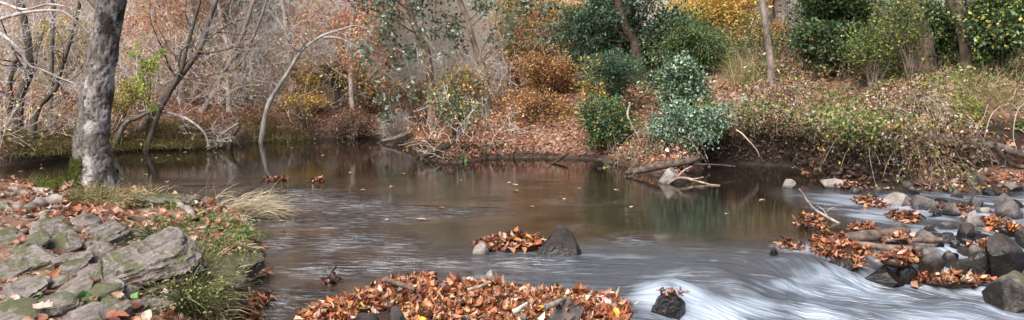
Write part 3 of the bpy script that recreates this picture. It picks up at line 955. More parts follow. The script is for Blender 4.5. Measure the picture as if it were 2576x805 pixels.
def big_bark():
    m, nt = new_mat('big_bark')
    at = N(nt, 'ShaderNodeAttribute', attribute_name='col')
    geo = N(nt, 'ShaderNodeNewGeometry')
    mp = mapping(nt, geo.outputs['Position'], (1, 1, .55))
    f = noise_(nt, mp, 22, 6, .65, .5)
    r = ramp(nt, [(.30, (.35, .33, .32)), (.5, (.85, .85, .85)), (.7, (1.45, 1.42, 1.4))])
    nt.links.new(f, r.inputs[0])
    colr = mixc(nt, at.outputs['Color'], r.outputs[0], 1.0, 'MULTIPLY')
    p = N(nt, 'ShaderNodeBsdfPrincipled', Roughness=.9)
    p.inputs['Specular IOR Level'].default_value = .2
    nt.links.new(colr, p.inputs['Base Color'])
    b = N(nt, 'ShaderNodeBump', Strength=.9, Distance=.03)
    nt.links.new(f, b.inputs['Height'])
    nt.links.new(b.outputs[0], p.inputs['Normal'])
    out(nt, p.outputs[0])
    return m
M['big_bark'] = big_bark()
big_tree()

# ---- trees one can tell apart on the far bank
PB = (.46, .43, .41)
def seat(pts, ds):              # picture line whose foot is put on the ground
    P = line_px(pts, ds)
    g = gz(P[0, 0], P[0, 1])
    P[0, 2] = g - .08
    return P
def up_line(pts, d, more=3.0, lean=None):
    P = seat(pts, d)
    e = norm(P[-1] - P[-2])
    if lean is not None: e = norm(e + np.array(lean))
    return np.vstack([P, P[-1] + e * more * .5, P[-1] + e * more + np.array([0, 0, .3 * more])])

tree('leaning_tree', 'long dark slender tree leaning far right across the left far bank', 'tree',
     up_line([(345, 352), (385, 285), (435, 215), (478, 155), (510, 100), (545, 0)], 21.5, 4), .095, .06, 'bark', (.17, .14, .125), 11, .3, 6, 6, .25, leaf=BEECH, nleaf=60,
     forks=[(line_px([(500, 112), (545, 80), (585, 55), (620, 45)], 21.5), .035, .015)], twigcol=PB)
tree('leaning_tree', 'thin dark stem leaning right from the waterline just right of the mossy tree', 'tree',
     up_line([(360, 379), (382, 330), (400, 280), (425, 235), (455, 180), (470, 120)], 20.6, 3), .07, .035, 'dark_bark', (.12, .1, .085), 7, .35, 5, 5, .3, twigcol=PB)
tree('bent_tree', 'grey twin stemmed tree leaning right, forked, left of the white arching tree', 'tree',
     up_line([(500, 322), (530, 250), (563, 188), (590, 130), (612, 85), (637, 8)], 24, 4), .085, .045, 'bark', (.24, .21, .19), 12, .3, 6, 6, .2, twigcol=PB,
     forks=[(line_px([(560, 192), (600, 165), (625, 120), (660, 30), (675, -30)], 24), .055, .03)])
tree('arching_tree', 'pale white barked tree arching right over the head of the pool', 'tree',
     seat([(652, 302), (672, 268), (700, 215), (722, 178), (740, 150), (758, 127), (785, 108), (812, 92), (850, 78), (890, 65), (915, 71), (932, 78)], 23), .062, .018, 'pale_bark', (.40, .37, .355), 14, .24, 7, 6, .25, twigcol=(.50, .47, .455), n=36, wob=.06,
     forks=[(line_px([(757, 127), (735, 110), (722, 90), (706, 74), (690, 66)], 23), .035, .012), (line_px([(757, 128), (762, 118), (763, 108)], 23), .06, .045),
            (line_px([(815, 94), (850, 92), (880, 105), (900, 118), (920, 122)], 23), .035, .01), (line_px([(700, 215), (670, 190), (655, 160)], 23), .03, .012)], flare=1.3)
tree('leaning_log', 'short dark log leaning out of the left far bank behind the mossy tree', 'fallen tree',
     seat([(278, 334), (310, 316), (345, 297), (372, 284), (400, 276)], 20.3), .065, .035, 'dark_bark', (.16, .14, .12), 3, .3, 3, 3, .5, twigcol=PB, flare=1.0)
tree('bare_branch', 'bare silvery fallen branch arching over the water with its tip dipping in', 'branch',
     line_px([(350, 282), (385, 277), (430, 284), (470, 298), (500, 322), (515, 345), (520, 370)], [21, 21, 20.6, 20.3, 20.2, 20.2, 20.2]), .042, .015, 'pale_bark', (.38, .35, .33), 12, .35, 6, 5, .15, up=-.05, twigcol=(.46, .43, .41), flare=1.0)
tree('bare_branch', 'spray of bare white twigs hanging low over the dark undercut left of the pool head', 'branch',
     line_px([(600, 310), (580, 322), (555, 338), (530, 350), (505, 355)], 22), .03, .012, 'pale_bark', (.38, .35, .33), 9, .5, 5, 4, .1, up=-.02, twigcol=(.46, .43, .41), flare=1.0)
tree('bare_branch', 'wide fan of pale bare twigs drooping over the water left of the white arching tree', 'branch',
     line_px([(655, 215), (630, 212), (600, 220), (575, 240), (555, 262)], 23), .034, .012, 'pale_bark', (.42, .39, .37), 14, .6, 6, 5, .1, up=-.05, twigcol=(.6, .57, .55), flare=1.0)
tree('stump', 'dark leaning stump at the far waterline under the twig spray', 'stump',
     seat([(575, 366), (583, 350), (594, 334), (604, 321)], 21.2), .075, .03, 'dark_bark', (.06, .05, .04), 2, .3, 2, 0, .6, flare=1.5, twigcol=(.2, .18, .16))
tree('dark_tree', 'dark crooked tree with twin stems at the far left edge of the wood', 'tree',
     up_line([(40, 294), (50, 255), (58, 225), (72, 196), (75, 150)], 19, 4, (-.3, 0, .5)), .10, .07, 'dark_bark', (.08, .065, .055), 9, .4, 6, 6, .25, twigcol=(.40, .37, .36),
     forks=[(line_px([(22, 290), (30, 250), (26, 205), (40, 150)], 19), .07, .04)])
tree('dark_tree', 'thin dark stem forking right between the left edge and the mossy tree', 'tree',
     up_line([(72, 314), (95, 275), (115, 250), (142, 218), (150, 190)], 18.5, 3), .065, .035, 'dark_bark', (.1, .085, .07), 7, .4, 6, 6, .3, twigcol=(.40, .37, .36))
tree('dark_tree', 'upright thin trunk behind the yellow foliage left of the mossy tree', 'tree',
     up_line([(122, 285), (128, 240), (130, 190), (133, 120)], 20.5, 4), .07, .05, 'bark', (.17, .15, .13), 7, .35, 6, 6, .2, twigcol=(.40, .37, .36))
# pale branches coming in from the left edge
tree('bare_branch', 'pale bare limb reaching in at the upper left edge of the wood', 'branch',
     line_px([(-90, 75), (-40, 60), (0, 50), (55, 34), (110, 27), (160, 30), (200, 60), (225, 85)], 14), .04, .010, 'pale_bark', (.40, .37, .35), 16, .35, 7, 6, .1, up=.15, twigcol=(.52, .49, .47), flare=1.0, n=26)
tree('bare_branch', 'second pale limb sloping down to the right at the left edge', 'branch',
     line_px([(-60, 50), (0, 85), (40, 118), (70, 160), (105, 172), (150, 195), (190, 212)], 16), .035, .010, 'pale_bark', (.5, .47, .45), 14, .35, 7, 6, .15, up=.05, twigcol=(.55, .52, .5), flare=1.0, n=26)
tree('bare_branch', 'uppermost pale limb crossing the top left corner', 'branch',
     line_px([(-60, -10), (0, 8), (60, 22), (120, 8), (180, 20), (230, 45)], 15), .032, .010, 'pale_bark', (.5, .47, .45), 14, .4, 7, 6, .1, up=.1, twigcol=(.55, .52, .5), flare=1.0, n=26)
# middle
tree('holly_tree', 'dark green leaved tree leaning left over the pool at the middle of the far bank', 'tree',
     up_line([(1088, 175), (1075, 140), (1060, 105), (1040, 55), (1030, 15)], 24, 4), .11, .07, 'bark', (.26, .2, .155), 12, .4, 6, 6, .15, bias=(-.4, -.3, -.25), leaf=HOLLY, nleaf=3600, lsize=.13, lspread=.12, twigcol=(.3, .25, .22), lmat='gloss_leaf')
tree('holly_tree', 'thin leaning trunk with scattered dark green leaves right of the holly tree', 'tree',
     up_line([(1232, 216), (1218, 180), (1204, 148), (1190, 105), (1175, 52), (1158, 0)], 23, 4), .085, .06, 'bark', (.24, .19, .15), 13, .38, 6, 6, .1, bias=(0, -.2, -.25), leaf=HOLLY, nleaf=2600, lsize=.13, lspread=.12, twigcol=(.3, .25, .22), lmat='gloss_leaf')
tree('tall_tree', 'straight brown trunk rising among orange leaves at the top middle', 'tree',
     up_line([(1292, 166), (1289, 110), (1284, 50), (1278, 0)], 26, 8), .16, .13, 'bark', (.2, .15, .125), 8, .35, 6, 6, .4, leaf=BEECH, nleaf=600, lsize=.12)
tree('tall_tree', 'two grey trunks side by side at the top behind the yellow leaves on the right', 'tree',
     up_line([(1968, 128), (1966, 60), (1962, 0)], 26, 8), .22, .19, 'bark', (.24, .19, .17), 6, .3, 5, 5, .5, leaf=GOLD, nleaf=500, lsize=.14,
     forks=[(seat([(1938, 118), (1934, 60), (1930, 0), (1930, -150)], 26), .2, .15)])
tree('slender_tree', 'slim pale grey trunk standing on the brow of the right bank', 'tree',
     up_line([(1944, 196), (1938, 150), (1930, 90), (1918, 0)], 19.3, 7), .082, .07, 'bark', (.25, .21, .185), 6, .3, 5, 5, .55, leaf=GOLD, nleaf=200, lsize=.1)
tree('broad_tree', 'broad reddish brown trunk veiled by hanging green leaves on the right', 'tree',
     up_line([(2326, 165), (2318, 110), (2302, 60), (2278, 0)], 18.5, 7), .24, .2, 'bark', (.2, .145, .115), 6, .3, 5, 5, .5, leaf=LIME, nleaf=300, lsize=.1)
tree('forked_tree', 'forked dark trunk at the upper right in front of dark green leaves', 'tree',
     up_line([(2446, 165), (2432, 110), (2416, 55), (2396, 0)], 17.5, 7), .17, .13, 'bark', (.16, .125, .1), 6, .3, 5, 5, .5, leaf=GREEN, nleaf=300, lsize=.1,
     forks=[(seat([(2462, 165), (2470, 110), (2462, 60), (2440, -20), (2430, -200)], 17.4), .15, .1)])
tree('hemlock_tree', 'dark hemlock with several leaning trunks above the leafy slope', 'tree',
     up_line([(1612, 160), (1596, 120), (1580, 85), (1562, 40), (1550, -20)], 21.5, 5), .15, .09, 'dark_bark', (.09, .065, .05), 16, .19, 7, 7, .12, up=-.05, leaf=HEMLOCK, nleaf=9000, lsize=.085, lspread=.12, twigcol=(.14, .11, .09),
     forks=[(seat([(1585, 158), (1575, 110), (1568, 60), (1575, 0), (1580, -80)], 21.9), .10, .06), (seat([(1555, 150), (1540, 90), (1522, 30), (1510, -40)], 22.2), .09, .05)])

# ---- the wood behind: a few kinds, copied
def proto(name, label, height, r, lean, group, **kw):
    P = np.array([[0, 0, 0], [lean * .3, .1, height * .3], [lean * .6, -.1, height * .65], [lean, .1, height]])
    P[:, 0] += 500; P[:, 1] += 500
    return tree(name, label, 'tree', P, r, r * .3, group=group, sides=7, n=12, wob=.15, **kw)
protos = [
    proto('bare_tree', 'leafless grey tree among many in the hazy wood behind the pool', 8, .085, 1.2, 'leafless trees of the far wood', bark='bark', tint=(.44, .40, .39), limbs=20, lim=.30, sub=8, twigs=7, start=.08, twigcol=(.70, .67, .68), twigr=.45),
    proto('bare_tree', 'leafless grey tree among many in the hazy wood behind the pool', 6.5, .065, -1.3, 'leafless trees of the far wood', bark='pale_bark', tint=(.42, .39, .37), limbs=22, lim=.32, sub=8, twigs=7, start=.06, twigcol=(.74, .71, .72), twigr=.45),
    proto('orange_tree', 'slender tree with thin orange leaves in the far wood', 7.5, .075, .8, 'orange leaved trees of the far wood', bark='bark', tint=(.40, .35, .33), limbs=20, lim=.32, sub=7, twigs=5, start=.08, leaf=[(.76, .42, .27, 3), (.72, .33, .21, 2.5), (.78, .52, .3, 2)], nleaf=12000, lsize=.082, lspread=.22, twigcol=(.46, .42, .4), twigr=.8),
    proto('golden_tree', 'slender tree with thin yellow leaves in the far wood', 6.5, .065, -.8, 'yellow leaved trees of the far wood', bark='bark', tint=(.40, .35, .33), limbs=20, lim=.32, sub=7, twigs=5, start=.08, leaf=[(.7, .5, .17, 3), (.66, .42, .15, 2), (.58, .5, .22, 1)], nleaf=11000, lsize=.082, lspread=.22, twigcol=(.46, .42, .4), twigr=.8),
    proto('tall_tree', 'tall straight tree among many in the far wood', 12, .14, .5, 'tall trees of the far wood', bark='bark', tint=(.42, .38, .37), limbs=12, lim=.25, sub=7, twigs=6, start=.3, leaf=[(.55, .28, .14, 3), (.5, .2, .1, 2)], nleaf=900, lsize=.14, twigcol=(.46, .42, .4)),
    proto('evergreen_tree', 'soft green young evergreen in the far wood', 6, .07, .2, 'young evergreens of the far wood', bark='bark', tint=(.2, .16, .14), limbs=30, lim=.3, sub=6, twigs=4, start=.05, up=0, leaf=[(.12, .19, .08, 3), (.17, .24, .1, 2), (.08, .13, .06, 2)], nleaf=5000, lsize=.15, lspread=.15, twigcol=(.2, .17, .14)),
]
rr = random.Random(11)
placed = []
used = set()
def plant(kind, x, y, s=1.0, rz=None):
    z = gz(x, y)
    if z < .25: return
    rz = rr.uniform(0, 2 * PI) if rz is None else rz
    pr = protos[kind]
    if kind not in used:
        used.add(kind)
        pr.location = (x, y, z - .05); pr.rotation_euler = (0, 0, rz); pr.scale = (s, s, s)
    else:
        copy_tree(pr, (x, y, z - .05), rz, s)
    placed.append((x, y))
tries = 0
while len(placed) < 118 and tries < 4000:
    tries += 1
    y = rr.uniform(24.5, 66) if len(placed) > 60 else rr.uniform(24.5, 40)
    u = rr.uniform(-120, 2700)
    x = at_d(u, 100, y)[0]
    if any((x - a) ** 2 + (y - b) ** 2 < 1.6 for a, b in placed): continue
    if u > 1050 and y < 29: continue
    if u < 620: k = rr.choices([0, 1, 2, 3, 4, 5], [3, 3, 6, 1.5, 3, .8])[0]
    elif u < 1250: k = rr.choices([0, 1, 2, 3, 4, 5], [2.5, 3, 6.5, 2.2, 3.5, .8])[0]
    elif u < 1500: k = rr.choices([0, 2, 3, 4], [1, 4, 3, 2])[0]
    else: k = rr.choices([0, 2, 3, 4, 5], [1, 3, 3, 3, 3])[0]
    plant(k, x, y, rr.uniform(.75, 1.25))

# the mass of wood too far off to tell one tree from the next
mb = MB()
n = 5200
y = RNG.uniform(50, 95, n); x = RNG.uniform(-1, 1, n) * (y * .75 + 6)
z0 = ground_z(x, y)
hh = RNG.uniform(1.5, 8, n)
P0 = np.stack([x, y, z0 + RNG.uniform(0, 3, n)], 1)
dirs = norm(np.stack([RNG.normal(0, .45, n), RNG.normal(0, .3, n), np.ones(n)], 1))
P = P0[:, None] + dirs[:, None] * (np.linspace(0, 1, 4)[None, :, None] * hh[:, None, None]) + RNG.normal(0, .12, (n, 4, 3))
tubes(mb, P, np.linspace(1, .3, 4)[None] * RNG.uniform(.012, .06, n)[:, None], 3, pick([(.74, .70, .72, 3), (.6, .56, .58, 2), (.78, .74, .76, 2)], n), 0)
n = 46000
y = RNG.uniform(46, 95, n); x = RNG.uniform(-1, 1, n) * (y * .75 + 6)
den = fbm2(x, y, .12, .12, 3, 81)
z = ground_z(x, y) + RNG.uniform(.2, 6, n) * RNG.uniform(.1, 1, n)
right = sstep(3, 12, x)
c = np.where((RNG.uniform(0, 1, n) < .25 + .5 * right)[:, None], pick(GOLD, n), pick([(.80, .50, .38, 3), (.76, .40, .30, 2.5), (.82, .58, .42, 2), (.66, .54, .44, 1.5), (.52, .54, .36, .8)], n))
k = den > -.25
leaves(mb, np.stack([x, y, z], 1)[k], rdir(k.sum()), rdir(k.sum(), .3), RNG.uniform(.16, .34, k.sum()), c[k], mi=1)
tag(mb.build('distant_woods', [M['twig'], M['leaf']]), 'hazy mass of pale twigs and orange leaves closing the view behind the pool', kind='stuff')

# ---- shrubs
def shrub(name, label, box, d, pal, clumps, per, cr, size, cat='shrub', mat='leaf', flat=.5, wid=1.0, shape=LEAF_S, shell=.2, depth=None, stems=9, stemcol=(.2, .16, .13), ground_pt=None, shade=.3, droop=.15, twigs=6, up=.8):
    u0, v0, u1, v1 = box
    a, b = at_d(u0, v1, d), at_d(u1, v0, d)
    c = (a + b) / 2
    r = np.abs(b - a) / 2
    r[1] = depth if depth else min(r[0], .9)
    base = np.array([c[0], c[1], gz(c[0], c[1])])
    if ground_pt is not None:
        base = on_ground(*ground_pt); base[1] = max(base[1], d - .8)
        base[2] = gz(base[0], base[1])
    root = empty(name, base, label, cat)
    mb = MB()
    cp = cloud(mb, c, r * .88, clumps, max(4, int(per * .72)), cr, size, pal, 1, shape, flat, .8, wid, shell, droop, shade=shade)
    sb = MB()
    if stems:
        # stems fan from the foot to leaf clumps
        tg = cp[RNG.integers(0, len(cp), stems * 3)]
        P = np.stack([np.repeat(base[None], len(tg), 0) + RNG.normal(0, .06, (len(tg), 3)) * [1, 1, 0], base * .55 + tg * .45 + RNG.normal(0, .08, tg.shape) + [0, 0, .1], base * .2 + tg * .8 + RNG.normal(0, .06, tg.shape), tg], 1)
        rad = np.linspace(.8, .2, 4)[None] * RNG.uniform(.008, .022, len(tg))[:, None]
        tubes(sb, P, rad, 5, stemcol)
        sb.build('stem', M['bark'], root)
        if twigs:
            L, R = grow(P, rad, twigs, .3, 1, .35, .8, .7, .05, 4, .2, .5)
            tubes(mb, L, np.maximum(R, .003), 3, np.array(stemcol) * 1.3, 0)
            Lo, Ro = grow(L[::3], R[::3], 3, .5, 1, .34, .9, .9, -.1, 4, .25, .7, absolute=True)
            tubes(mb, Lo, np.maximum(Ro, .0025), 3, np.array(stemcol) * 1.3, 0)
            along_leaves(mb, np.concatenate([L[::2], Lo]), int(clumps * per * .9), cr * .4, size, pal, 1, shape, up, wid, .2, .35)
    mb.build('foliage', [M['twig'], M[mat]], root)
    return root

S = shrub
S('yellow_shrub', 'soft yellow leaved understory tree left of the mossy trunk', (55, 32, 232, 165), 23, YELLOW + [(.5, .45, .15, 2)], 130, 26, .22, .075, 'small tree', shade=.2, stemcol=(.3, .26, .22))
S('yellow_shrub', 'pale yellow green bush close on the right of the mossy trunk', (285, 185, 362, 285), 20.3, YELLOW + [(.45, .48, .14, 3)], 60, 14, .14, .06, ground_pt=(300, 340), twigs=2, stems=4)
S('lime_shrub', 'bright lime green sapling right of the mossy trunk', (350, 132, 396, 252), 19.6, LIME, 40, 11, .10, .07, 'sapling', ground_pt=(375, 350), stems=2, twigs=2)
S('evergreen_shrub', 'bushy green young evergreen standing behind the white arching tree', (812, 115, 892, 225), 27, GREEN + [(.2, .28, .1, 2)], 90, 26, .2, .09, ground_pt=None, depth=.7)
S('golden_shrub', 'low golden bush between the white arching tree and the green evergreen', (725, 145, 830, 262), 26, GOLD + YELLOW, 90, 16, .22, .08)
S('golden_shrub', 'drooping yellow green bush right of the young evergreen at the pool head', (872, 165, 965, 250), 26, YELLOW + [(.35, .36, .16, 2)], 70, 16, .2, .08)
S('golden_shrub', 'flat orange yellow spray low over the far water', (700, 236, 830, 268), 24.5, GOLD, 50, 12, .2, .07, flat=.25)
S('brush', 'brown twiggy brush hanging over the dark undercut at the pool head', (800, 268, 960, 338), 24, [(.16, .1, .07, 2), (.28, .16, .1, 2), (.4, .22, .12, 1)], 120, 14, .2, .06, stems=16, twigs=12, stemcol=(.2, .15, .13))
S('brush', 'grey bare brushwood heaped at the head of the leafy spit', (955, 282, 1055, 345), 23, [(.3, .2, .16, 2), (.42, .28, .2, 1)], 60, 8, .18, .05, stems=14, twigs=10, stemcol=(.36, .33, .31))
S('brush', 'grey brown thicket of twigs behind the leafy spit', (940, 190, 1100, 300), 25, [(.4, .24, .15, 2), (.5, .34, .2, 1), (.25, .25, .16, 1)], 110, 16, .25, .075, stems=6, twigs=6, stemcol=(.34, .29, .26))
S('holly_bush', 'dark green holly bush at the edge of the leafy spit', (1075, 205, 1212, 350), 20.6, HOLLY + GREEN + YELLOW[:1] + [(.4, .36, .12, 1.5)], 64, 14, .15, .075, mat='gloss_leaf', ground_pt=(1150, 350))
S('mixed_bush', 'loose yellow and green bush above the holly bush', (1075, 150, 1235, 262), 22.5, YELLOW + GREEN + BEECH, 100, 14, .2, .07)
S('beech_sapling', 'copper leaved beech sapling spreading over the slope left of the hemlock bush', (1290, 110, 1478, 235), 22, BEECH, 190, 22, .2, .06, 'small tree', flat=.28, depth=1.2, stemcol=(.14, .11, .09))
S('beech_sapling', 'low copper beech branches hanging over the dark hollow of the slope', (1250, 215, 1485, 330), 20.6, BEECH, 170, 20, .17, .055, 'small tree', flat=.22, depth=.8, stemcol=(.14, .11, .09), stems=10)
S('orange_tree', 'airy orange leaved tree filling the top middle of the picture', (1200, -70, 1470, 150), 25.2, [(.84, .48, .24, 3), (.86, .62, .24, 3), (.76, .36, .18, 1.5)], 460, 28, .32, .075, 'small tree', depth=1.5, flat=.35)
S('dark_bush', 'heavy dark evergreen bush around the leaning hemlock trunks', (1385, -30, 1610, 180), 22.0, HEMLOCK + [(.05, .09, .06, 3), (.3, .26, .08, .7)], 380, 34, .2, .08, depth=.8, wid=.6)
S('dark_bush', 'dark green thicket in the shade right of the leaning hemlock', (1580, 10, 1770, 185), 22.6, HEMLOCK + GREEN + [(.04, .07, .04, 3)], 190, 28, .22, .09, depth=.8)
S('hemlock_bush', 'blue green feathery hemlock bush running down the slope', (1445, 115, 1625, 275), 19.8, HEMLOCK + [(.4, .36, .1, .5)], 280, 34, .14, .06, flat=.3, wid=.5, ground_pt=(1540, 300))
S('hemlock_bush', 'green bush flecked with yellow leaves below the feathery hemlock', (1450, 225, 1632, 385), 18.7, HEMLOCK + GREEN + [(.55, .44, .1, 3)], 280, 26, .15, .06, flat=.4, ground_pt=(1540, 385))
S('yellow_shrub', 'thin yellow leaved sapling in front of the feathery hemlock', (1440, 115, 1530, 290), 19.3, YELLOW + GOLD, 34, 9, .14, .065, 'sapling', flat=.3, stems=3)
S('rhododendron', 'round grey green rhododendron overhanging the water', (1628, 232, 1862, 396), 17.2, RHODO + GREEN[:1], 320, 26, .13, .07, mat='gloss_leaf', shape=LEAF_S, wid=.9, ground_pt=(1760, 400), depth=.75, shade=.35)
S('rhododendron', 'smaller rhododendron higher on the slope above the round one', (1620, 155, 1800, 268), 18.8, RHODO + GREEN, 190, 24, .14, .08, mat='gloss_leaf', ground_pt=(1720, 270), depth=.6)
S('leafy_bush', 'tall green bush with drooping leaves between the hemlock and the slim grey trunk', (1645, 25, 1860, 205), 20.6, GREEN + [(.14, .2, .1, 3), (.22, .27, .13, 1.5), (.34, .32, .12, 1)], 300, 26, .17, .08, depth=.8, wid=.6, droop=.6)
S('golden_shrub', 'backlit golden foliage at the top behind the tall green bush', (1660, -50, 1960, 80), 26.8, GOLD + [(.82, .62, .2, 2)], 300, 20, .3, .085, 'small tree', flat=.3, depth=1.5)
S('golden_shrub', 'yellow leaved bough glowing beside the dark hemlock at the top', (1385, 0, 1500, 130), 24.6, GOLD + YELLOW, 160, 18, .2, .075, flat=.35)
S('red_tree', 'small red leaved maple high above the head of the pool', (835, -10, 935, 105), 27, [(.78, .24, .2, 3), (.8, .36, .26, 2), (.66, .18, .14, 1)], 90, 12, .22, .075, 'small tree', flat=.35, stems=4, twigs=3)
S('golden_shrub', 'warm orange leaves glowing behind the slim grey trunk', (1820, 40, 1990, 150), 24.4, GOLD + BEECH, 150, 18, .24, .075, flat=.35)
S('dark_bush', 'shady dark green laurel beneath the upper right trees', (1975, 40, 2190, 175), 19.6, GREEN + [(.04, .075, .035, 5), (.25, .12, .06, 1)], 280, 28, .17, .085, mat='gloss_leaf', depth=.8)
S('dark_bush', 'dark evergreen boughs across the top right of the two grey trunks', (1990, -60, 2250, 60), 21, GREEN + [(.05, .09, .045, 4), (.3, .3, .08, 1)], 220, 26, .2, .09, depth=.9)
S('lime_shrub', 'light lime green bush in front of the dark laurel', (2105, 60, 2300, 190), 17.9, LIME + GREEN + [(.2, .26, .09, 4), (.5, .48, .16, 1)], 120, 14, .2, .055, depth=.7)
S('lime_shrub', 'curtain of light green leaves hanging before the broad reddish trunk', (2200, -60, 2400, 110), 17.4, LIME + GREEN + [(.45, .4, .2, 1), (.1, .15, .06, 4)], 130, 13, .22, .06, depth=.6)
S('dark_bush', 'dark green bush with big yellow leaves in the top right corner', (2440, -40, 2620, 130), 16.8, GREEN + [(.05, .09, .045, 4), (.6, .5, .12, 2)], 230, 22, .17, .09, mat='gloss_leaf', depth=.7)
S('dark_bush', 'dark green bush filling the gap between broad trunk and forked trunk', (2290, -20, 2470, 150), 19, GREEN + [(.05, .085, .04, 4), (.35, .3, .08, 1)], 200, 24, .17, .085, depth=.7)
S('leafy_bush', 'yellow green weeds sprouting over the bank above the exposed roots', (2340, 235, 2480, 330), 15.2, LIME + YELLOW + [(.12, .18, .06, 2)], 70, 12, .12, .06, depth=.4, twigs=4)
S('leafy_bush', 'low green weeds trailing over the brow left of the exposed roots', (2030, 270, 2160, 330), 16.9, LIME + GREEN, 60, 14, .12, .05, depth=.35, twigs=4)

# ---- grasses
def tuft(name, label, base, r, n, ln, pal, lean=(0, 0, 0), spread=.6, width=.004, cat='grass tuft', droop=.6, group=None, kind=None):
    mb = MB()
    base = np.asarray(base, float)
    p0 = base + RNG.normal(0, 1, (n, 3)) * np.array([r, r, 0]) * .5
    p0[:, 2] = np.maximum(ground_z(p0[:, 0], p0[:, 1]), base[2] - .12) - .01
    d = norm(RNG.normal(0, spread, (n, 3)) * [1, 1, .3] + np.array([0, 0, 1]) + np.array(lean))
    L = ln * RNG.uniform(.5, 1.15, n)
    P = np.empty((n, 5, 3)); P[:, 0] = p0
    for j in range(1, 5):
        P[:, j] = P[:, j - 1] + d * (L / 4)[:, None]
        d = norm(d + np.array([0, 0, -droop * .5]) + np.array(lean) * .25 + RNG.normal(0, .08, d.shape))
    side = norm(np.cross(d, RNG.normal(0, 1, d.shape)))
    wv = np.array([1, .9, .7, .45, .08])[None] * width * RNG.uniform(.6, 1.3, n)[:, None]
    ribbons(mb, P, wv, side, pick(pal, n))
    o = recenter(mb.build(name, M['grass']))
    if kind:
        return tag(o, label, kind=kind)
    return tag(o, label, cat, group)

def gp(u, v): return on_ground(u, v)
tuft('grass_tuft', 'dry blond grass clump at the right foot of the mossy tree', gp(262, 505), .30, 420, .34, STRAW + [(.2, .26, .08, 2)], (.1, -.5, 0), .5, .007)
tuft('grass_tuft', 'green and straw grass clump below the moss of the big tree', gp(215, 515), .25, 460, .28, STRAW + GRASS, (-.1, -.5, 0), .5, .007)
tuft('grass_tuft', 'drooping straw grass tuft right of the green clump under the tree', gp(325, 515), .25, 460, .36, STRAW, (.5, -.4, 0), .4, .006)
tuft('grass_tuft', 'long blond grass spilling over the bank edge toward the pool', gp(590, 540), .34, 800, .80, [(.62, .54, .38, 3), (.7, .62, .48, 2), (.5, .42, .26, 1)], (.75, -.35, .1), .35, .006)
tuft('grass_tuft', 'green grass clump on the brink under the long blond grass', gp(570, 570), .27, 700, .22, GRASS + STRAW + [(.3, .36, .14, 2)], (.3, -.4, 0), .8, .008)
tuft('grass_tuft', 'short green grass mat in the middle of the left bank', gp(510, 575), .24, 380, .14, GRASS + STRAW, (0, -.3, 0), .9, .008, kind='stuff')
tuft('grass_tuft', 'green grass clump just above the ridge of the big striped boulder', gp(455, 628), .22, 420, .16, GRASS + STRAW, (.1, -.4, 0), .8, .008, kind='stuff')
tuft('grass_tuft', 'thin yellow green weeds left of the mossy tree foot', gp(90, 462), .2, 200, .34, LIME + STRAW, (0, 0, 0), .7, .005)
tuft('grass_tuft', 'sparse grass at the back edge of the left bank', gp(345, 478), .2, 160, .3, STRAW + GRASS, (.3, 0, 0), .7, .004)
tuft('weed_clump', 'tall straggly yellow green weeds over the right end of the striped boulder', gp(475, 750), .26, 700, .46, STRAW + [(.36, .35, .15, 4), (.28, .28, .12, 3)], (.1, -.25, 0), .6, .007, 'weeds', .4)
tuft('weed_clump', 'dry weeds hanging down the front right corner of the left outcrop', gp(500, 780), .25, 320, .38, STRAW + [(.34, .33, .15, 3)], (.2, -.4, 0), .6, .005, 'weeds', .7)
tuft('weed_clump', 'small yellow blades at the water edge right of the striped boulder', gp(560, 725), .12, 26, .26, [(.6, .5, .14, 2), (.4, .42, .1, 1)], (.3, -.3, 0), .7, .009, 'weeds', .4)
tuft('reed_clump', 'tall straw grass clump on the slope left of the slim grey trunk', np.append(at_d(1868, 185, 19.8)[:2], gz(*at_d(1868, 185, 19.8)[:2])), .5, 500, .75, STRAW + [(.32, .34, .12, 3)], (0, -.1, 0), .45, .006, 'grass')
tuft('reed_clump', 'pale straw grass on the brow at the far right edge', np.append(at_d(2520, 165, 15.8)[:2], gz(*at_d(2520, 165, 15.8)[:2])), 1.0, 900, .55, STRAW + [(.32, .36, .14, 2)], (-.1, -.3, 0), .6, .005, 'grass')
for i, (u, v, lab) in enumerate([(20, 345, 'shaggy olive grass hanging over the far left bank edge'), (90, 372, 'tawny grass at the dark far waterline left of the mossy trunk'), (140, 352, 'olive grass mound just left of the mossy trunk on the far bank'),
                                 (330, 360, 'tawny grass drooping over the dark bank right of the mossy trunk'), (420, 350, 'olive grass on the far bank between the leaning stems'), (470, 355, 'grass fringe under the fallen silver branch'), (690, 338, 'brown grass fringe right of the dark stump')]):
    p = gp(u, v)
    tuft('grass_tuft', lab, p, 1.1, 900, .42, [(.26, .22, .09, 3), (.34, .27, .13, 2), (.18, .18, .06, 2)], (0, -.6, 0), .6, .008)

tuft('grass_tuft', 'low mossy grass on the shelf between the tree roots and the blond grass', gp(430, 515), .24, 800, .12, GRASS + MOSS + STRAW, (0, -.3, 0), .9, .008, kind='stuff')
tuft('grass_tuft', 'thin green grass at the back of the bank just left of the blond grass', gp(520, 508), .3, 700, .16, GRASS + STRAW, (.1, -.2, 0), .8, .007)
tuft('grass_tuft', 'grass hanging over the brink above the gnarled root', gp(560, 612), .26, 420, .22, GRASS + STRAW + STRAW, (.4, -.4, 0), .7, .008)
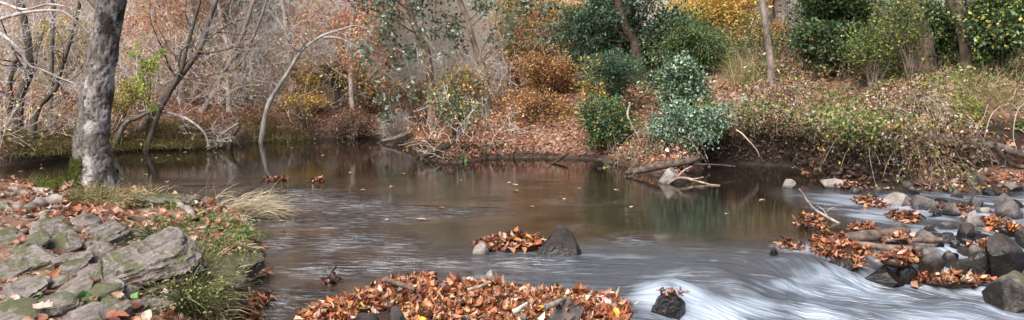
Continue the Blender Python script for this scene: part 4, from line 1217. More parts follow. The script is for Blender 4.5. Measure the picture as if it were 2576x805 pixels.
# small leafy plants
def weed(label, base, n, size, h, pal, name='leafy_plant', r=.1):
    base = np.asarray(base, float)
    root = empty(name, base, label, 'plant')
    mb, sb = MB(), MB()
    tip = base + RNG.normal(0, r, (n, 3)) * [1, 1, .25] + np.array([0, 0, h]) * RNG.uniform(.4, 1, (n, 1))
    P = np.stack([np.repeat(base[None], n, 0), base * .5 + tip * .5 + [0, 0, h * .2], tip], 1)
    tubes(sb, P, np.linspace(.004, .002, 3)[None].repeat(n, 0), 4, (.12, .17, .06))
    sb.build('stem', M['leaf'], root)
    for k in range(3):
        leaves(mb, tip + RNG.normal(0, max(size * .3, r * .12), tip.shape), rdir(n, -.1, .5), rdir(n, 1.5), size * RNG.uniform(.7, 1.3, n), pick(pal, n), LEAF_M, .2)
    mb.build('foliage', M['leaf'], root)
    return root
BRIGHT = [(.15, .27, .09, 2), (.2, .33, .11, 2), (.11, .2, .06, 1)]
weed('bright green leafy seedling among the leaves at the bottom left', gp(255, 772), 5, .085, .05, BRIGHT, r=.08)
weed('bright green leafy plant on the brink of the pool under the blond grass', gp(600, 600), 14, .055, .10, BRIGHT, r=.12)
weed('small green weed by a grey stone at the lower left corner', gp(50, 778), 6, .07, .05, BRIGHT, r=.08)
weed('green leafy weed at the foot of the mossy tree among blond grass', gp(255, 470), 14, .08, .2, BRIGHT, r=.14)
weed('small bright green plant at the tip of the leafy spit', gp(1168, 405), 8, .09, .1, BRIGHT, r=.1)
OLIVE = [(.32, .33, .12, 3), (.40, .38, .16, 2), (.2, .23, .07, 1.5), (.50, .43, .22, 1.5)]
weed('spray of tiny olive leaves over the front of the striped boulder', gp(440, 735), 120, .022, .30, OLIVE, 'weed_clump', r=.16)
weed('olive weeds with tiny leaves on the right end of the left outcrop', gp(505, 735), 150, .022, .34, OLIVE, 'weed_clump', r=.18)
weed('olive weeds at the bottom edge right of the pale wedge of rock', gp(480, 800), 150, .022, .28, OLIVE, 'weed_clump', r=.18)
weed('small leafed green weeds between the grass and the gnarled root', gp(470, 655), 110, .022, .14, GRASS + OLIVE, 'weed_clump', r=.2)
weed('low green creeping weeds in the middle of the left bank', gp(400, 600), 110, .024, .09, GRASS + OLIVE, 'weed_clump', r=.28)
weed('tiny green seedling on the mossy strip of the left bank', gp(390, 560), 8, .05, .05, BRIGHT, r=.1)
# ------------------------------------------------------------------ leaf litter, undergrowth of the banks (nobody could count these)
def grad_n(x, y):
    e = .06
    gxx = (ground_z(x + e, y) - ground_z(x - e, y)) / (2 * e)
    gyy = (ground_z(x, y + e) - ground_z(x, y - e)) / (2 * e)
    return norm(np.stack([-gxx, -gyy, np.ones(len(x))], 1))

# far banks and slopes
mb = MB()
n = 85000
x = RNG.uniform(-14, 5.5, n); y = RNG.uniform(14, 30, n)
s = sdf(x, y, FARPOLY, FAR)
k = (s > .1) & (np.abs(x) < y * .68)
x, y, s = x[k], y[k], s[k]
nn_ = grad_n(x, y)
k = (nn_[:, 2] > .72) | (x > -1.6)
x, y, s, nn_ = x[k], y[k], s[k], nn_[k]
z = ground_z(x, y)
m_ = len(x)
leaves(mb, np.stack([x, y, z + .02], 1) + nn_ * RNG.uniform(0, .05, (m_, 1)), rdir(m_, 0, .5), nn_ + RNG.normal(0, .5, (m_, 3)), RNG.uniform(.045, .105, m_),
       np.where((x > -1.8)[:, None], pick(LITTER_RED, m_), pick([(.42, .2, .12, 3), (.34, .14, .085, 3), (.5, .32, .22, 2), (.22, .1, .06, 2), (.3, .26, .12, 1)], m_)), curl=.3)
tag(mb.build('slope_leaves', M['litter']), 'fallen leaves covering the slopes across the pool', kind='stuff')

# low twiggy growth on the hazy far bank
mb = MB()
n = 6000
x = RNG.uniform(-17, 1.5, n); y = RNG.uniform(17, 40, n)
s = sdf(x, y, FARPOLY, FAR)
k = (s > .15) & (np.abs(x) < y * .68) & (RNG.uniform(0, 1, n) < 1 - .78 * sstep(-6.0, -3.2, x * 22 / y))
x, y = x[k], y[k]; n = len(x)
z = ground_z(x, y)
d = norm(np.stack([RNG.normal(0, .6, n), RNG.normal(-.15, .4, n), np.ones(n) * RNG.uniform(.3, 1, n)], 1))
L = RNG.uniform(.4, 1.6, n) * (1 + .5 * (RNG.uniform(0, 1, n) < .3) * (y > 22))
P = np.stack([x, y, z + np.where(y > 21, RNG.uniform(0, 1.8, n), 0)], 1)[:, None] + d[:, None] * (np.linspace(0, 1, 5)[None, :, None] * L[:, None, None])
P[:, 1:] += np.cumsum(RNG.normal(0, .06, (n, 4, 3)), 1)
R = np.linspace(1, .3, 5)[None] * RNG.uniform(.005, .011, n)[:, None]
tubes(mb, P, R, 3, pick([(.70, .67, .68, 3), (.58, .55, .56, 2), (.34, .29, .27, 1)], n), 0)
L2, R2 = grow(P, R, 4, .2, 1, .5, .8, .7, .0, 4, .2, .7)
tubes(mb, L2, np.maximum(R2, .004), 3, (.68, .63, .63), 0)
along_leaves(mb, L2, 42000, .2, .075, [(.66, .34, .2, 3), (.62, .27, .17, 2), (.7, .46, .2, 2), (.46, .44, .2, 1.3), (.66, .54, .16, 1)], 1)
tag(mb.build('undergrowth', [M['twig'], M['leaf']]), 'low bare twigs and thin leaves of the far bank', kind='stuff')

# right hand bank: litter, trailing leaves and hanging twigs
mb = MB()
def bank_points(n, s0, s1, x0=2.8, x1=11.5):
    seg = FAR[3:-4]
    ok = [i for i in range(len(seg) - 1) if x0 - .3 < seg[i][0] < x1]
    L = np.array([np.linalg.norm(seg[i + 1] - seg[i]) for i in ok])
    i = np.array(ok)[RNG.choice(len(ok), n, p=L / L.sum())]
    t = RNG.uniform(0, 1, n)[:, None]
    p = seg[i] * (1 - t) + seg[i + 1] * t
    d = seg[i + 1] - seg[i]
    nr = norm(np.stack([-d[:, 1], d[:, 0]], 1))
    s = RNG.uniform(s0, s1, n)
    q = p + nr * s[:, None]
    return q[:, 0], q[:, 1], s
for n, s0, s1, lift in ((26000, .05, 1.4, .28), (30000, .9, 4.2, .2), (34000, 2.6, 8, .14)):
    x, y, s = bank_points(n, s0, s1, 4.3 if s0 < 1 else 2.6)
    ss = sdf(x, y, FARPOLY, FAR)
    keep = ss > .05
    # the beach in front of the roots stays open
    keep &= ~((x > 6.5) & (ss < 1.3))
    x, y, ss = x[keep], y[keep], ss[keep]; n = len(x)
    z = ground_z(x, y)
    nr = grad_n(x, y)
    f = fbm2(x * 1.0, y * 1.0 + z * 1.3, .9, octaves=4, seed=91)
    g = fbm2(x + 40, y + z * 1.5, 1.6, octaves=3, seed=93)
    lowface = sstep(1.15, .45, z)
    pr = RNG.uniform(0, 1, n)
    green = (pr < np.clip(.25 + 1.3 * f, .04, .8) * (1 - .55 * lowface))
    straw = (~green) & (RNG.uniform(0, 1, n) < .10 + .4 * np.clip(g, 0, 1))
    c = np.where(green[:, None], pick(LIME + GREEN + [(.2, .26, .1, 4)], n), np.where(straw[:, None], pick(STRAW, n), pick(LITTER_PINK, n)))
    c = c * np.clip(1 - .78 * lowface, .2, 1)[:, None] * np.clip(1 + .5 * g, .55, 1.4)[:, None]  # undercut shadow painted into the leaves low on the bank face
    p = np.stack([x, y, z], 1) + nr * (RNG.uniform(0, 1, (n, 1)) ** 1.5 * lift * (1 + f[:, None]))
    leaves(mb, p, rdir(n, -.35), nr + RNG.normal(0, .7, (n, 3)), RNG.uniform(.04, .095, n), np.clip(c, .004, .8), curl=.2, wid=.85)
n = 15000
x, y, s = bank_points(n, .1, .95, 4.35, 7.1)
ny_ = y - RNG.uniform(0, 1, n) ** 1.6 * .55
f = fbm2(x, y, 1.4, octaves=3, seed=97)
p = np.stack([x + RNG.normal(0, .12, n), ny_, .74 + .5 * RNG.uniform(0, 1, n) + .22 * f - .35 * (y - ny_)], 1)
k = f > -.22
p, f = p[k], f[k]; n = len(p)
sh = np.clip((p[:, 2] - .45) / .6, .18, 1.1)  # overhang leaves painted darker lower down, as shade of the undercut
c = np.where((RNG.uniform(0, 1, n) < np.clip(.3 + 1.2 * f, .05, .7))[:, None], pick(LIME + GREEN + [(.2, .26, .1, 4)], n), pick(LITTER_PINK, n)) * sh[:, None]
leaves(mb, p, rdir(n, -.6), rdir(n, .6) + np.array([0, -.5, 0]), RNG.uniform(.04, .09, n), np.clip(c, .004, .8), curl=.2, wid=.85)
n = 900
x, y, s = bank_points(n, .5, 1.7, 4.0, 7.0)
z = ground_z(x, y) + RNG.uniform(0, .2, n)
o_ = norm(np.stack([RNG.normal(0, .5, n), -1 * np.ones(n), RNG.uniform(-.1, .8, n)], 1))
L = RNG.uniform(.4, 1.3, n)
P = np.empty((n, 6, 3)); P[:, 0] = np.stack([x, y, z], 1); d = o_
for j in range(1, 6):
    P[:, j] = P[:, j - 1] + d * (L / 5)[:, None]
    d = norm(d + np.array([0, .02, -.42]) + RNG.normal(0, .12, d.shape))
P[:, :, 2] = np.maximum(P[:, :, 2], .02)
tubes(mb, P, np.linspace(1, .4, 6)[None] * RNG.uniform(.003, .009, n)[:, None], 4, pick([(.30, .22, .17, 3), (.45, .37, .3, 2), (.14, .1, .08, 2)], n), 1)
along_leaves(mb, P, 9000, .06, .055, LITTER_PINK + LIME + [(.1, .07, .05, 4)], 0, droop=.4)
n = 260
x, y, s = bank_points(n, 1.3, 2.2, 6.6)
z = ground_z(x, y) + RNG.uniform(0, .2, n)
d = norm(np.stack([RNG.normal(0, .6, n), -.7 * np.ones(n), RNG.uniform(.1, 1, n)], 1))
L = RNG.uniform(.3, .9, n)
P = np.empty((n, 6, 3)); P[:, 0] = np.stack([x, y, z], 1)
for j in range(1, 6):
    P[:, j] = P[:, j - 1] + d * (L / 5)[:, None]
    d = norm(d + np.array([0, .05, -.5]) + RNG.normal(0, .12, d.shape))
tubes(mb, P, np.linspace(1, .4, 6)[None] * RNG.uniform(.003, .007, n)[:, None], 4, pick([(.45, .37, .3, 3), (.55, .47, .4, 2), (.2, .15, .12, 1)], n), 1)
tag(mb.build('bank_undergrowth', [M['leaf'], M['twig']]), 'tangle of small leaves, dry litter and trailing twigs over the right bank', kind='stuff')

# knee to chest high growth filling the ground between the shrubs on the right
mb = MB()
n = 1150
x = RNG.uniform(3.2, 15, n); y = RNG.uniform(18.0, 28, n)
s = sdf(x, y, FARPOLY, FAR)
k = (s > 2.0 + .9 * (x < 5)) & (np.abs(x) < y * .64) & (RNG.uniform(0, 1, n) < np.where(x > 6.2, 1, .6))
x, y = x[k], y[k]; n = len(x)
f = fbm2(x, y, .35, octaves=3, seed=131)
h = np.where(x > 8.2, np.clip(.4 + 1.5 * (y - 18) / 8, .35, 2.0), np.clip(.4 + .5 * (y - 18) / 8, .35, .75)) * RNG.uniform(.2, 1, n)
per = 60
kk = np.repeat(np.arange(n), per)
p = np.stack([x, y, ground_z(x, y) + h * .8], 1)[kk] + RNG.normal(0, 1, (n * per, 3)) * np.array([.34, .3, .24])
p[:, 2] = np.maximum(p[:, 2], ground_z(p[:, 0], p[:, 1]) + .03)
cc = np.where((f > .05)[kk][:, None], pick(LIME + GREEN + STRAW, n * per), np.where((f > -.25)[kk][:, None], pick(GREEN + [(.05, .09, .04, 5), (.3, .2, .08, 1)], n * per), pick(GREEN + BEECH + LITTER_PINK, n * per)))
cc = cc * np.clip(1 + RNG.normal(0, .3, n), .4, 1.6)[kk][:, None]
leaves(mb, p, rdir(n * per, -.2), rdir(n * per, .9), RNG.uniform(.05, .12, n * per), np.clip(cc, .004, .8), wid=.7)
q0 = np.stack([x, y, ground_z(x, y)], 1)[np.repeat(np.arange(n), 5)]
d = norm(RNG.normal(0, .35, q0.shape) + np.array([0, 0, 1]))
P = q0[:, None] + d[:, None] * np.linspace(0, 1, 4)[None, :, None] * (np.repeat(h, 5) * RNG.uniform(.8, 1.5, len(q0)))[:, None, None] + RNG.normal(0, .04, (len(q0), 4, 3))
tubes(mb, P, np.linspace(1, .4, 4)[None] * RNG.uniform(.004, .010, len(q0))[:, None], 4, pick([(.3, .24, .2, 2), (.16, .12, .1, 2), (.42, .36, .3, 1)], len(q0)), 1)
tag(mb.build('slope_undergrowth', [M['leaf'], M['twig']]), 'dense low green and brown growth under the trees of the right bank', kind='stuff')

# leaves on the stony beach at the right
mb = MB()
n = 5200
x = RNG.uniform(5.6, 12, n); y = RNG.uniform(11.5, 17, n)
s = sdf(x, y, FARPOLY, FAR)
k = (s > -.12) & (s < 1.6)
x, y = x[k], y[k]; n = len(x)
z = np.maximum(ground_z(x, y), .0)
leaves(mb, np.stack([x, y, z + RNG.uniform(.0, .05, n)], 1), rdir(n, 0, .4), rdir(n, 1.6), RNG.uniform(.06, .12, n), pick(LITTER + LITTER_PINK, n), LEAF_M, .35)
tag(mb.build('beach_leaves', M['litter']), 'fallen leaves strewn on the stony beach under the exposed roots', kind='stuff')
# ------------------------------------------------------------------ rocks
_ico = {}
def ico(sub):
    if sub not in _ico:
        b = bmesh.new(); bmesh.ops.create_icosphere(b, subdivisions=sub, radius=1)
        v = np.array([q.co[:] for q in b.verts]); f = np.array([[q.index for q in x.verts] for x in b.faces]); b.free()
        _ico[sub] = (v, f)
    return _ico[sub]
SOLID_V, SOLID_F, SOLID_N = [], [], [0]
def solid(v, f):
    SOLID_V.append(v); SOLID_F.append(f + SOLID_N[0]); SOLID_N[0] += len(v)

def rock_shape(seed, sub=4, cuts=9, rough=.06, boxy=0.0, lo=.62, hi=.92):
    rs = np.random.default_rng(seed)
    v, f = ico(sub)
    p = v.copy()
    if boxy:
        q = np.abs(p) ** boxy
        p = p / (q.sum(1, keepdims=True) ** (1 / boxy))
    for _ in range(cuts):
        n = norm(rs.normal(0, 1, 3)); dd = rs.uniform(lo, hi)
        h = p @ n
        p = p - np.maximum(h - dd, 0)[:, None] * n
    p = p * (1 + rough * fbm(p * 1.7 + seed, 4, seed)[:, None]) + rough * .35 * norm(v) * fbm(p * 6.5 + seed, 3, seed + 4)[:, None]
    m = np.abs(p).max(0)
    return p / m, f

def finish_rock(name, q, f, loc, mat, label, group=None, cat='rock'):
    mb = MB(); mb.add(q, f, (.5, .5, .5))
    o = mb.build(name, M[mat], smooth=False)
    a = o.data.attributes.new('loc', 'FLOAT_VECTOR', 'POINT')
    a.data.foreach_set('vector', loc.astype(np.float32).ravel())
    recenter(o)
    solid(q, f)
    return tag(o, label, cat, group)

_rs = [100]
def rock(label, box, mat='rock_grey', z=0.0, depth=.8, sub=5, cuts=13, rough=.06, peak=None, group=None, yaw=None, name='rock', boxy=2.5):
    """a stone standing in the water or on the bank; box is its outline in the picture"""
    _rs[0] += 1
    seed = _rs[0]
    u0, v0, u1, v1 = box
    a = at_z((u0 + u1) / 2, v1, z)
    d = a[1]
    wd = (u1 - u0) * d / F
    dp = wd * depth
    c = np.array([a[0], d + dp * .45, z])
    top = at_d((u0 + u1) / 2, v0, d + dp * .45)[2] - z
    p, f = rock_shape(seed, sub, cuts, rough, boxy, .5, .9)
    if peak is not None:
        k = np.clip(p[:, 2], 0, 1)
        p[:, 0] = p[:, 0] * (1 - .42 * k) + peak * .45 * k
        p[:, 1] *= (1 - .4 * k)
    q = p.copy()
    q[:, 2] = np.where(p[:, 2] > 0, p[:, 2] * top, p[:, 2] * max(.25, top * .8))
    q[:, 0] *= wd * .5; q[:, 1] *= dp * .5
    return finish_rock(name, q + c, f, p * .5 + seed, mat, label, group)

def slab(label, box, mat='slab', yaw=48, plunge=14, roll=28, asp=1.7, thick=.8, sub=5, cuts=7, lift=0.0, rough=.05, group=None, ledge=.10, boxy=4.0):
    """a tilted bed of layered rock breaking out of the left bank"""
    _rs[0] += 1
    seed = _rs[0]
    rs = np.random.default_rng(seed)
    u0, v0, u1, v1 = box
    g = on_ground((u0 + u1) / 2, v0 * .35 + v1 * .65)
    k = g[1] / F
    w, h = (u1 - u0) * k, (v1 - v0) * k
    L = w * .64
    Wd = L / asp * 1.08
    T = h * .52 * thick
    p, f = rock_shape(seed, sub, cuts, rough, boxy, .72, .98)
    loc = p * np.array([L, Wd, T]) * 2 + rs.uniform(-20, 20, 3)
    led = fbm(loc * np.array([.9, 7, 7]), 4, seed, .6)
    lay = np.floor((loc[:, 2] + .25 * loc[:, 1]) / .045 + .8 * fbm(loc * np.array([1.5, 1.5, 1.5]), 2, seed + 7))
    stp = _hash(lay.astype(np.int64), np.int64(seed), np.int64(3), 5) - .5
    xb = np.floor(loc[:, 0] / .16 + .5 * stp + .35 * fbm(loc * 6, 2, seed + 2))
    stx = _hash(lay.astype(np.int64), xb.astype(np.int64), np.int64(seed), 9) - .5
    wk = np.clip(1.2 - np.abs(p[:, 2:3]), .2, 1)
    q = p * np.array([L, Wd, T]) * (1 + ledge * .8 * led[:, None] * np.array([.2, 1, 1]))
    q = q + norm(p * np.array([.3, 1, .8])) * (stp * .07 + stx * .05)[:, None] * min(1, L * 2.2) * wk
    # notches along the layers
    st = fbm(loc * np.array([.5, 14, 14]), 2, seed + 3)
    q = q - norm(p) * (np.clip(st, 0, 1) * .035 * min(1, L * 2.2))[:, None]
    y_, pl, ro = [math.radians(t + rs.normal(0, 5)) for t in (yaw, plunge, roll)]
    cx, sx = math.cos(ro), math.sin(ro)
    q = np.stack([q[:, 0], q[:, 1] * cx - q[:, 2] * sx, q[:, 1] * sx + q[:, 2] * cx], 1)
    cp, sp = math.cos(pl), math.sin(pl)
    q = np.stack([q[:, 0] * cp - q[:, 2] * sp, q[:, 1], q[:, 0] * sp + q[:, 2] * cp], 1)
    cz, sz = math.cos(y_), math.sin(y_)
    q = np.stack([q[:, 0] * cz - q[:, 1] * sz, q[:, 0] * sz + q[:, 1] * cz, q[:, 2]], 1)
    return finish_rock('rock', q + g + np.array([0, 0, T * .22 + .02 + lift]), f, loc, mat, label, group)

slab('big boulder of striped grey rock, highest ridge of the left outcrop', (252, 644, 470, 756), asp=1.45, yaw=40, plunge=16, roll=24, thick=1.25, sub=6, lift=.02, ledge=.16)
slab('mossy block falling steeply to the water at the right end of the outcrop', (450, 668, 592, 800), 'slab_mossy', asp=1.25, yaw=40, plunge=-6, roll=5, thick=1.2, sub=6, lift=-.02)
slab('rounded grey hump right of the striped boulder under the weeds', (395, 655, 500, 730), 'slab', asp=1.4, yaw=35, plunge=5, roll=10, thick=1.0, sub=5)
slab('upright grey block with a dark shaded side above the striped boulder', (246, 562, 318, 640), 'slab', yaw=55, plunge=18, roll=12, asp=1.2, thick=1.15)
slab('flat grey slab just below the grass clump of the mossy tree', (180, 545, 242, 592), yaw=50, plunge=20, roll=28, asp=1.4)
slab('narrow grey slab between the flat slab and the upright block', (218, 562, 272, 606), yaw=55, plunge=12, roll=30, asp=1.9)
slab('pale angular slab left of the flat slab under the roots', (92, 562, 172, 615), yaw=45, plunge=14, roll=30, asp=1.4)
slab('pale rounded slab with a dark crack at its right end', (118, 602, 190, 645), yaw=40, plunge=12, roll=30, asp=1.4)
slab('broad pale slab in the middle of the left edge', (20, 628, 138, 698), yaw=35, plunge=10, roll=32, asp=1.4, thick=.95)
slab('brown edged wedge of rock with a mossy dark end left of the striped boulder', (158, 660, 218, 716), yaw=50, plunge=22, roll=20, asp=1.5)
slab('lumpy grey block touching the upper left of the striped boulder', (222, 622, 282, 690), yaw=55, plunge=16, roll=15, asp=1.3, thick=1.1)
slab('smooth grey shoulder of rock left of the foot of the striped boulder', (205, 680, 275, 726), yaw=45, plunge=18, roll=26, asp=1.6)
slab('pale wedge with a sharp edge at the bottom below the striped boulder', (345, 735, 445, 808), yaw=58, plunge=18, roll=22, asp=1.7)
slab('small grey slab at the bottom edge beside the green seedling', (245, 768, 318, 808), yaw=40, plunge=12, roll=30, asp=1.5)
slab('low grey slab at the bottom edge of the left outcrop', (95, 755, 180, 806), yaw=38, plunge=10, roll=30, asp=1.6)
slab('long low slab at the lower left edge', (-20, 722, 98, 775), yaw=35, plunge=10, roll=30, asp=1.9)
slab('grey slab at the left edge below the lowest root', (-25, 588, 45, 626), yaw=40, plunge=10, roll=28, asp=1.5)
slab('grey slab lying between the left edge slab and the pale angular slab', (28, 598, 112, 640), yaw=42, plunge=14, roll=28, asp=1.7)
slab('half buried slab at the left edge below the broad pale slab', (-20, 678, 60, 722), yaw=42, plunge=14, roll=28, asp=1.5)
slab('sloping slab with leaf filled cracks at the lower left', (150, 715, 235, 775), yaw=45, plunge=16, roll=26, asp=1.7)
slab('sloping grey tongue of rock below the smooth shoulder', (205, 718, 300, 772), yaw=48, plunge=18, roll=26, asp=2.0)
slab('corner slab at the very bottom left', (-10, 775, 90, 830), yaw=40, plunge=12, roll=26, asp=1.5)
slab('grey ledge at the bottom edge right of the low slab', (170, 790, 260, 840), yaw=40, plunge=12, roll=26, asp=1.5)
slab('little flat slab between the mossy strip and the upright block', (315, 585, 365, 620), yaw=50, plunge=10, roll=25, asp=1.5)
slab('mossy flat shelf of rock under the grass of the bank edge', (340, 488, 475, 530), 'slab_mossy', yaw=15, plunge=0, roll=8, asp=1.8, thick=.7)
slab('dark wet rock under the gnarled root at the edge of the pool', (545, 640, 655, 705), 'slab_mossy', yaw=25, plunge=-4, roll=5, asp=1.4, thick=.9)
for u, v, w in [(340, 650, 34), (300, 720, 40), (75, 715, 38), (130, 700, 36), (20, 660, 34), (185, 640, 34), (420, 640, 36), (120, 745, 40), (60, 760, 34), (310, 765, 40), (205, 610, 28), (70, 600, 30),
                (150, 590, 26), (330, 610, 30), (225, 735, 32), (35, 705, 36), (395, 600, 26), (140, 655, 32), (440, 590, 24), (195, 780, 36)]:
    slab('small grey stone wedged among the leaves of the left outcrop', (u, v, u + w * 1.3, v + w * .8), sub=4, group='small stones wedged in the left outcrop', yaw=RNG.uniform(25, 60), plunge=RNG.uniform(5, 22), roll=RNG.uniform(10, 32), asp=RNG.uniform(1.2, 1.8))

R_ = rock
R_('dark pointed rock standing alone in the middle of the stream', (1342, 566, 1468, 645), 'rock_dark', .0, .8, 6, 11, .07, peak=.0)
R_('small wet pale rock with leaves at the left end of the midstream leaf heap', (1186, 606, 1238, 640), 'rock_pale', 0, .9, boxy=2.0, peak=.1)
R_('grey rock at the right end of the leaf mound', (1375, 745, 1482, 825), 'rock_grey', .0, .8, 5)
R_('black wet rock under the bottom edge of the leaf mound', (872, 764, 962, 830), 'rock_dark', .02, .7, boxy=2.0, peak=.2)
R_('dark grey rock beside the black one under the leaf mound', (962, 768, 1034, 830), 'rock_dark', .02, .7, boxy=2.0, peak=-.2)
R_('low wet rock just off the right tip of the leaf mound', (1545, 790, 1612, 830), 'rock_dark', -.05, .8)
R_('dark leaf topped rock ringed by white water', (1632, 734, 1740, 794), 'rock_dark', -.06, 1.15, 6, 7, .10, boxy=2.1)
R_('tiny dark stone peeping over the top of the leaf mound', (1384, 712, 1408, 726), 'rock_dark', .08, .8, 3)
# stony rapids on the right
R_('small pale wet stone alone in the dark water far right of the log jam', (1970, 450, 2008, 474), 'rock_pale', 0, .8)
R_('flat pale stone at the near edge of the stony beach', (2073, 448, 2128, 474), 'rock_pale', 0, .9)
R_('brown block on the beach left of the broad dark block', (2158, 424, 2192, 465), 'rock_grey', .03, .8)
R_('broad dark block on the beach right of the brown block', (2186, 432, 2248, 465), 'rock_grey', .03, .7, boxy=3)
R_('pale rounded boulder behind the log jam', (2230, 484, 2300, 520), 'rock_pale', 0, .8, rough=.05)
R_('dark wet stone with leaves right of the pale rounded boulder', (2305, 490, 2375, 530), 'rock_grey', 0, .8)
R_('grey stone under the broad dark block by the water', (2255, 440, 2320, 476), 'rock_grey', .02, .8)
R_('dark stone in the beach row below the exposed roots', (2340, 440, 2395, 470), 'rock_grey', .04, .8)
R_('round brown stone beneath the root arch', (2350, 412, 2382, 440), 'rock_grey', .12, .8)
R_('grey stone half hidden beneath the exposed roots on the right', (2432, 430, 2500, 462), 'rock_grey', .1, .8)
R_('brown stone at the upper right under the roots', (2492, 412, 2540, 440), 'rock_grey', .12, .8)
R_('dark stone near the right edge of the beach', (2528, 452, 2580, 478), 'rock_grey', .03, .8)
R_('grey slab in the shallow water right of the dark wet stone', (2375, 510, 2440, 545), 'rock_grey', 0, .9)
R_('tall grey stone with a leaf patch at the right behind the rapids', (2518, 478, 2600, 552), 'rock_grey', 0, .8)
R_('low stone with a flat top between the shallow slabs', (2438, 492, 2482, 522), 'rock_grey', 0, .9)
R_('pale pointed stone in the middle of the rapids', (2428, 528, 2484, 572), 'rock_pale', 0, .8, peak=.1)
R_('flat grey stone left of the pale pointed stone', (2355, 548, 2425, 578), 'rock_grey', 0, 1.0)
R_('dark round stone in front of the pale pointed stone', (2416, 560, 2466, 602), 'rock_dark', 0, .8)
R_('low grey stone behind the dark round stone on the right', (2490, 540, 2560, 572), 'rock_grey', 0, .9)
R_('big dark wet block at the right edge of the rapids', (2500, 585, 2600, 668), 'rock_dark', -.06, .8, 5, boxy=3)
R_('upright brown stone draped with leaves left of the big dark block', (2440, 612, 2512, 662), 'rock_grey', -.08, .8)
R_('flat mossy stone below the draped stone', (2402, 645, 2490, 684), 'rock_mossy', -.1, .9)
R_('small dark stone in front of the flat mossy stone', (2428, 664, 2486, 694), 'rock_dark', -.14, .8)
R_('angular slate block right of the thin log', (2312, 622, 2394, 684), 'rock_grey', -.06, .8, 5, boxy=3.5)
R_('small slab standing on edge right of the angular slate block', (2376, 630, 2420, 664), 'rock_grey', -.05, .6)
R_('dark triangular rock with leaves on top below the logs', (2184, 655, 2290, 712), 'rock_dark', -.14, .7, 5, peak=.1)
R_('second dark rock touching the triangular rock on its right', (2262, 660, 2316, 706), 'rock_dark', -.14, .8)
R_('mossy boulder rising at the right edge below the rapids', (2492, 680, 2640, 775), 'rock_mossy', -.18, .9, 5)
R_('dark wet stone at the left end of the little waterfall', (1930, 618, 1972, 655), 'rock_dark', -.05, .8)
R_('drowned stone below the leaf heap of the log jam', (2090, 650, 2175, 698), 'rock_dark', -.14, .8)
R_('flat dark stone under the thin log', (2250, 615, 2320, 650), 'rock_grey', -.03, .9)
R_('grey stone between thick log and pale rounded boulder', (2240, 560, 2300, 588), 'rock_grey', 0, .9)
R_('wet grey stone behind the end of the thick log', (2300, 575, 2372, 612), 'rock_grey', 0, .9)
R_('small rounded stone left of the dark round stone', (2368, 582, 2412, 612), 'rock_dark', -.02, .8)
R_('dim grey stone in the shallows behind the pale pointed stone', (2395, 478, 2440, 498), 'rock_grey', 0, .9)
R_('pale leaf covered boulder on the little spit among the fallen branches', (1660, 418, 1724, 462), 'rock_pale', 0, .8)
R_('mossy stone at the waterline left of the fallen branches', (1560, 392, 1608, 414), 'rock_mossy', .02, .8)
for u, v, w in [(2290, 470, 26), (2410, 455, 30), (2480, 470, 34), (2320, 505, 26), (2470, 520, 24), (2140, 470, 26), (2350, 600, 24), (2490, 600, 28), (2420, 505, 22), (2540, 500, 34), (2200, 470, 22), (2560, 575, 30),
                (2280, 540, 24), (2330, 565, 26), (2395, 600, 22), (2300, 455, 28), (2440, 470, 24), (2510, 460, 26), (2380, 470, 22), (2345, 530, 22)]:
    R_('small wet stone among the bigger ones of the right hand rapids', (u, v, u + w * 1.25, v + w * .7), ['rock_grey', 'rock_dark', 'rock_pale'][int(u * 7 + v) % 3], 0, .9, 3, group='small stones of the rapids')

rq = random.Random(5)
cnt = 0
while cnt < 38:
    u, v = rq.uniform(2230, 2570), rq.uniform(478, 680)
    if v > 700 - (u - 2230) * .02 or (u < 2330 and 570 < v < 640): continue
    w = rq.uniform(22, 56)
    R_('dark wet stone packed among others in the right hand rapids', (u, v, u + w, v + w * rq.uniform(.28, .5)), rq.choice(['rock_dark', 'rock_dark', 'rock_grey']), -.02 - .1 * (v > 640), .95, 4, group='wet stones packed in the rapids')
    cnt += 1
# ------------------------------------------------------------------ dead wood
def log(name, label, P, R, mat='log', tint=(.26, .2, .165), sides=14, n=30, wob=.02, cat='log', forks=(), parent=None, seed=1, floor=None):
    P = wobble(smooth_line(P, n), wob, 2.0, seed)
    if floor is not None: P[:, 2] = np.maximum(P[:, 2], floor)
    Rr = np.interp(np.linspace(0, 1, n), np.linspace(0, 1, len(R)), R)
    Rr = Rr * (1 + .08 * fbm(np.stack([np.arange(n) * .4, np.full(n, seed * 1.7), np.zeros(n)], 1), 2, seed))
    # closed, ragged ends
    P = np.vstack([P[:1], P, P[-1:]]); Rr = np.concatenate([[Rr[0] * .15], Rr, [Rr[-1] * .15]])
    P[0] = P[1] + (P[1] - P[2]) * .02; P[-1] = P[-2] + (P[-2] - P[-3]) * .02
    mb = MB()
    tubes(mb, P[None], Rr[None], sides, tint)
    main = None
    if not forks:
        o = mb.build(name, M[mat])
        recenter(o)
        return tag(o, label, cat)
    root = empty(name, P[0], label, cat)
    mb.build('stem', M[mat], root)
    for Q, r0, r1 in forks:
        Q = wobble(smooth_line(Q, 12), wob, 3.0, seed + 5)
        fb = MB()
        tubes(fb, Q[None], np.linspace(r0, r1, 12)[None], 7, tint)
        fb.build('fork', M[mat], root)
    return root
def zl(pts, zs): return np.array([at_z(u, v, z) for (u, v), z in zip(pts, zs)])

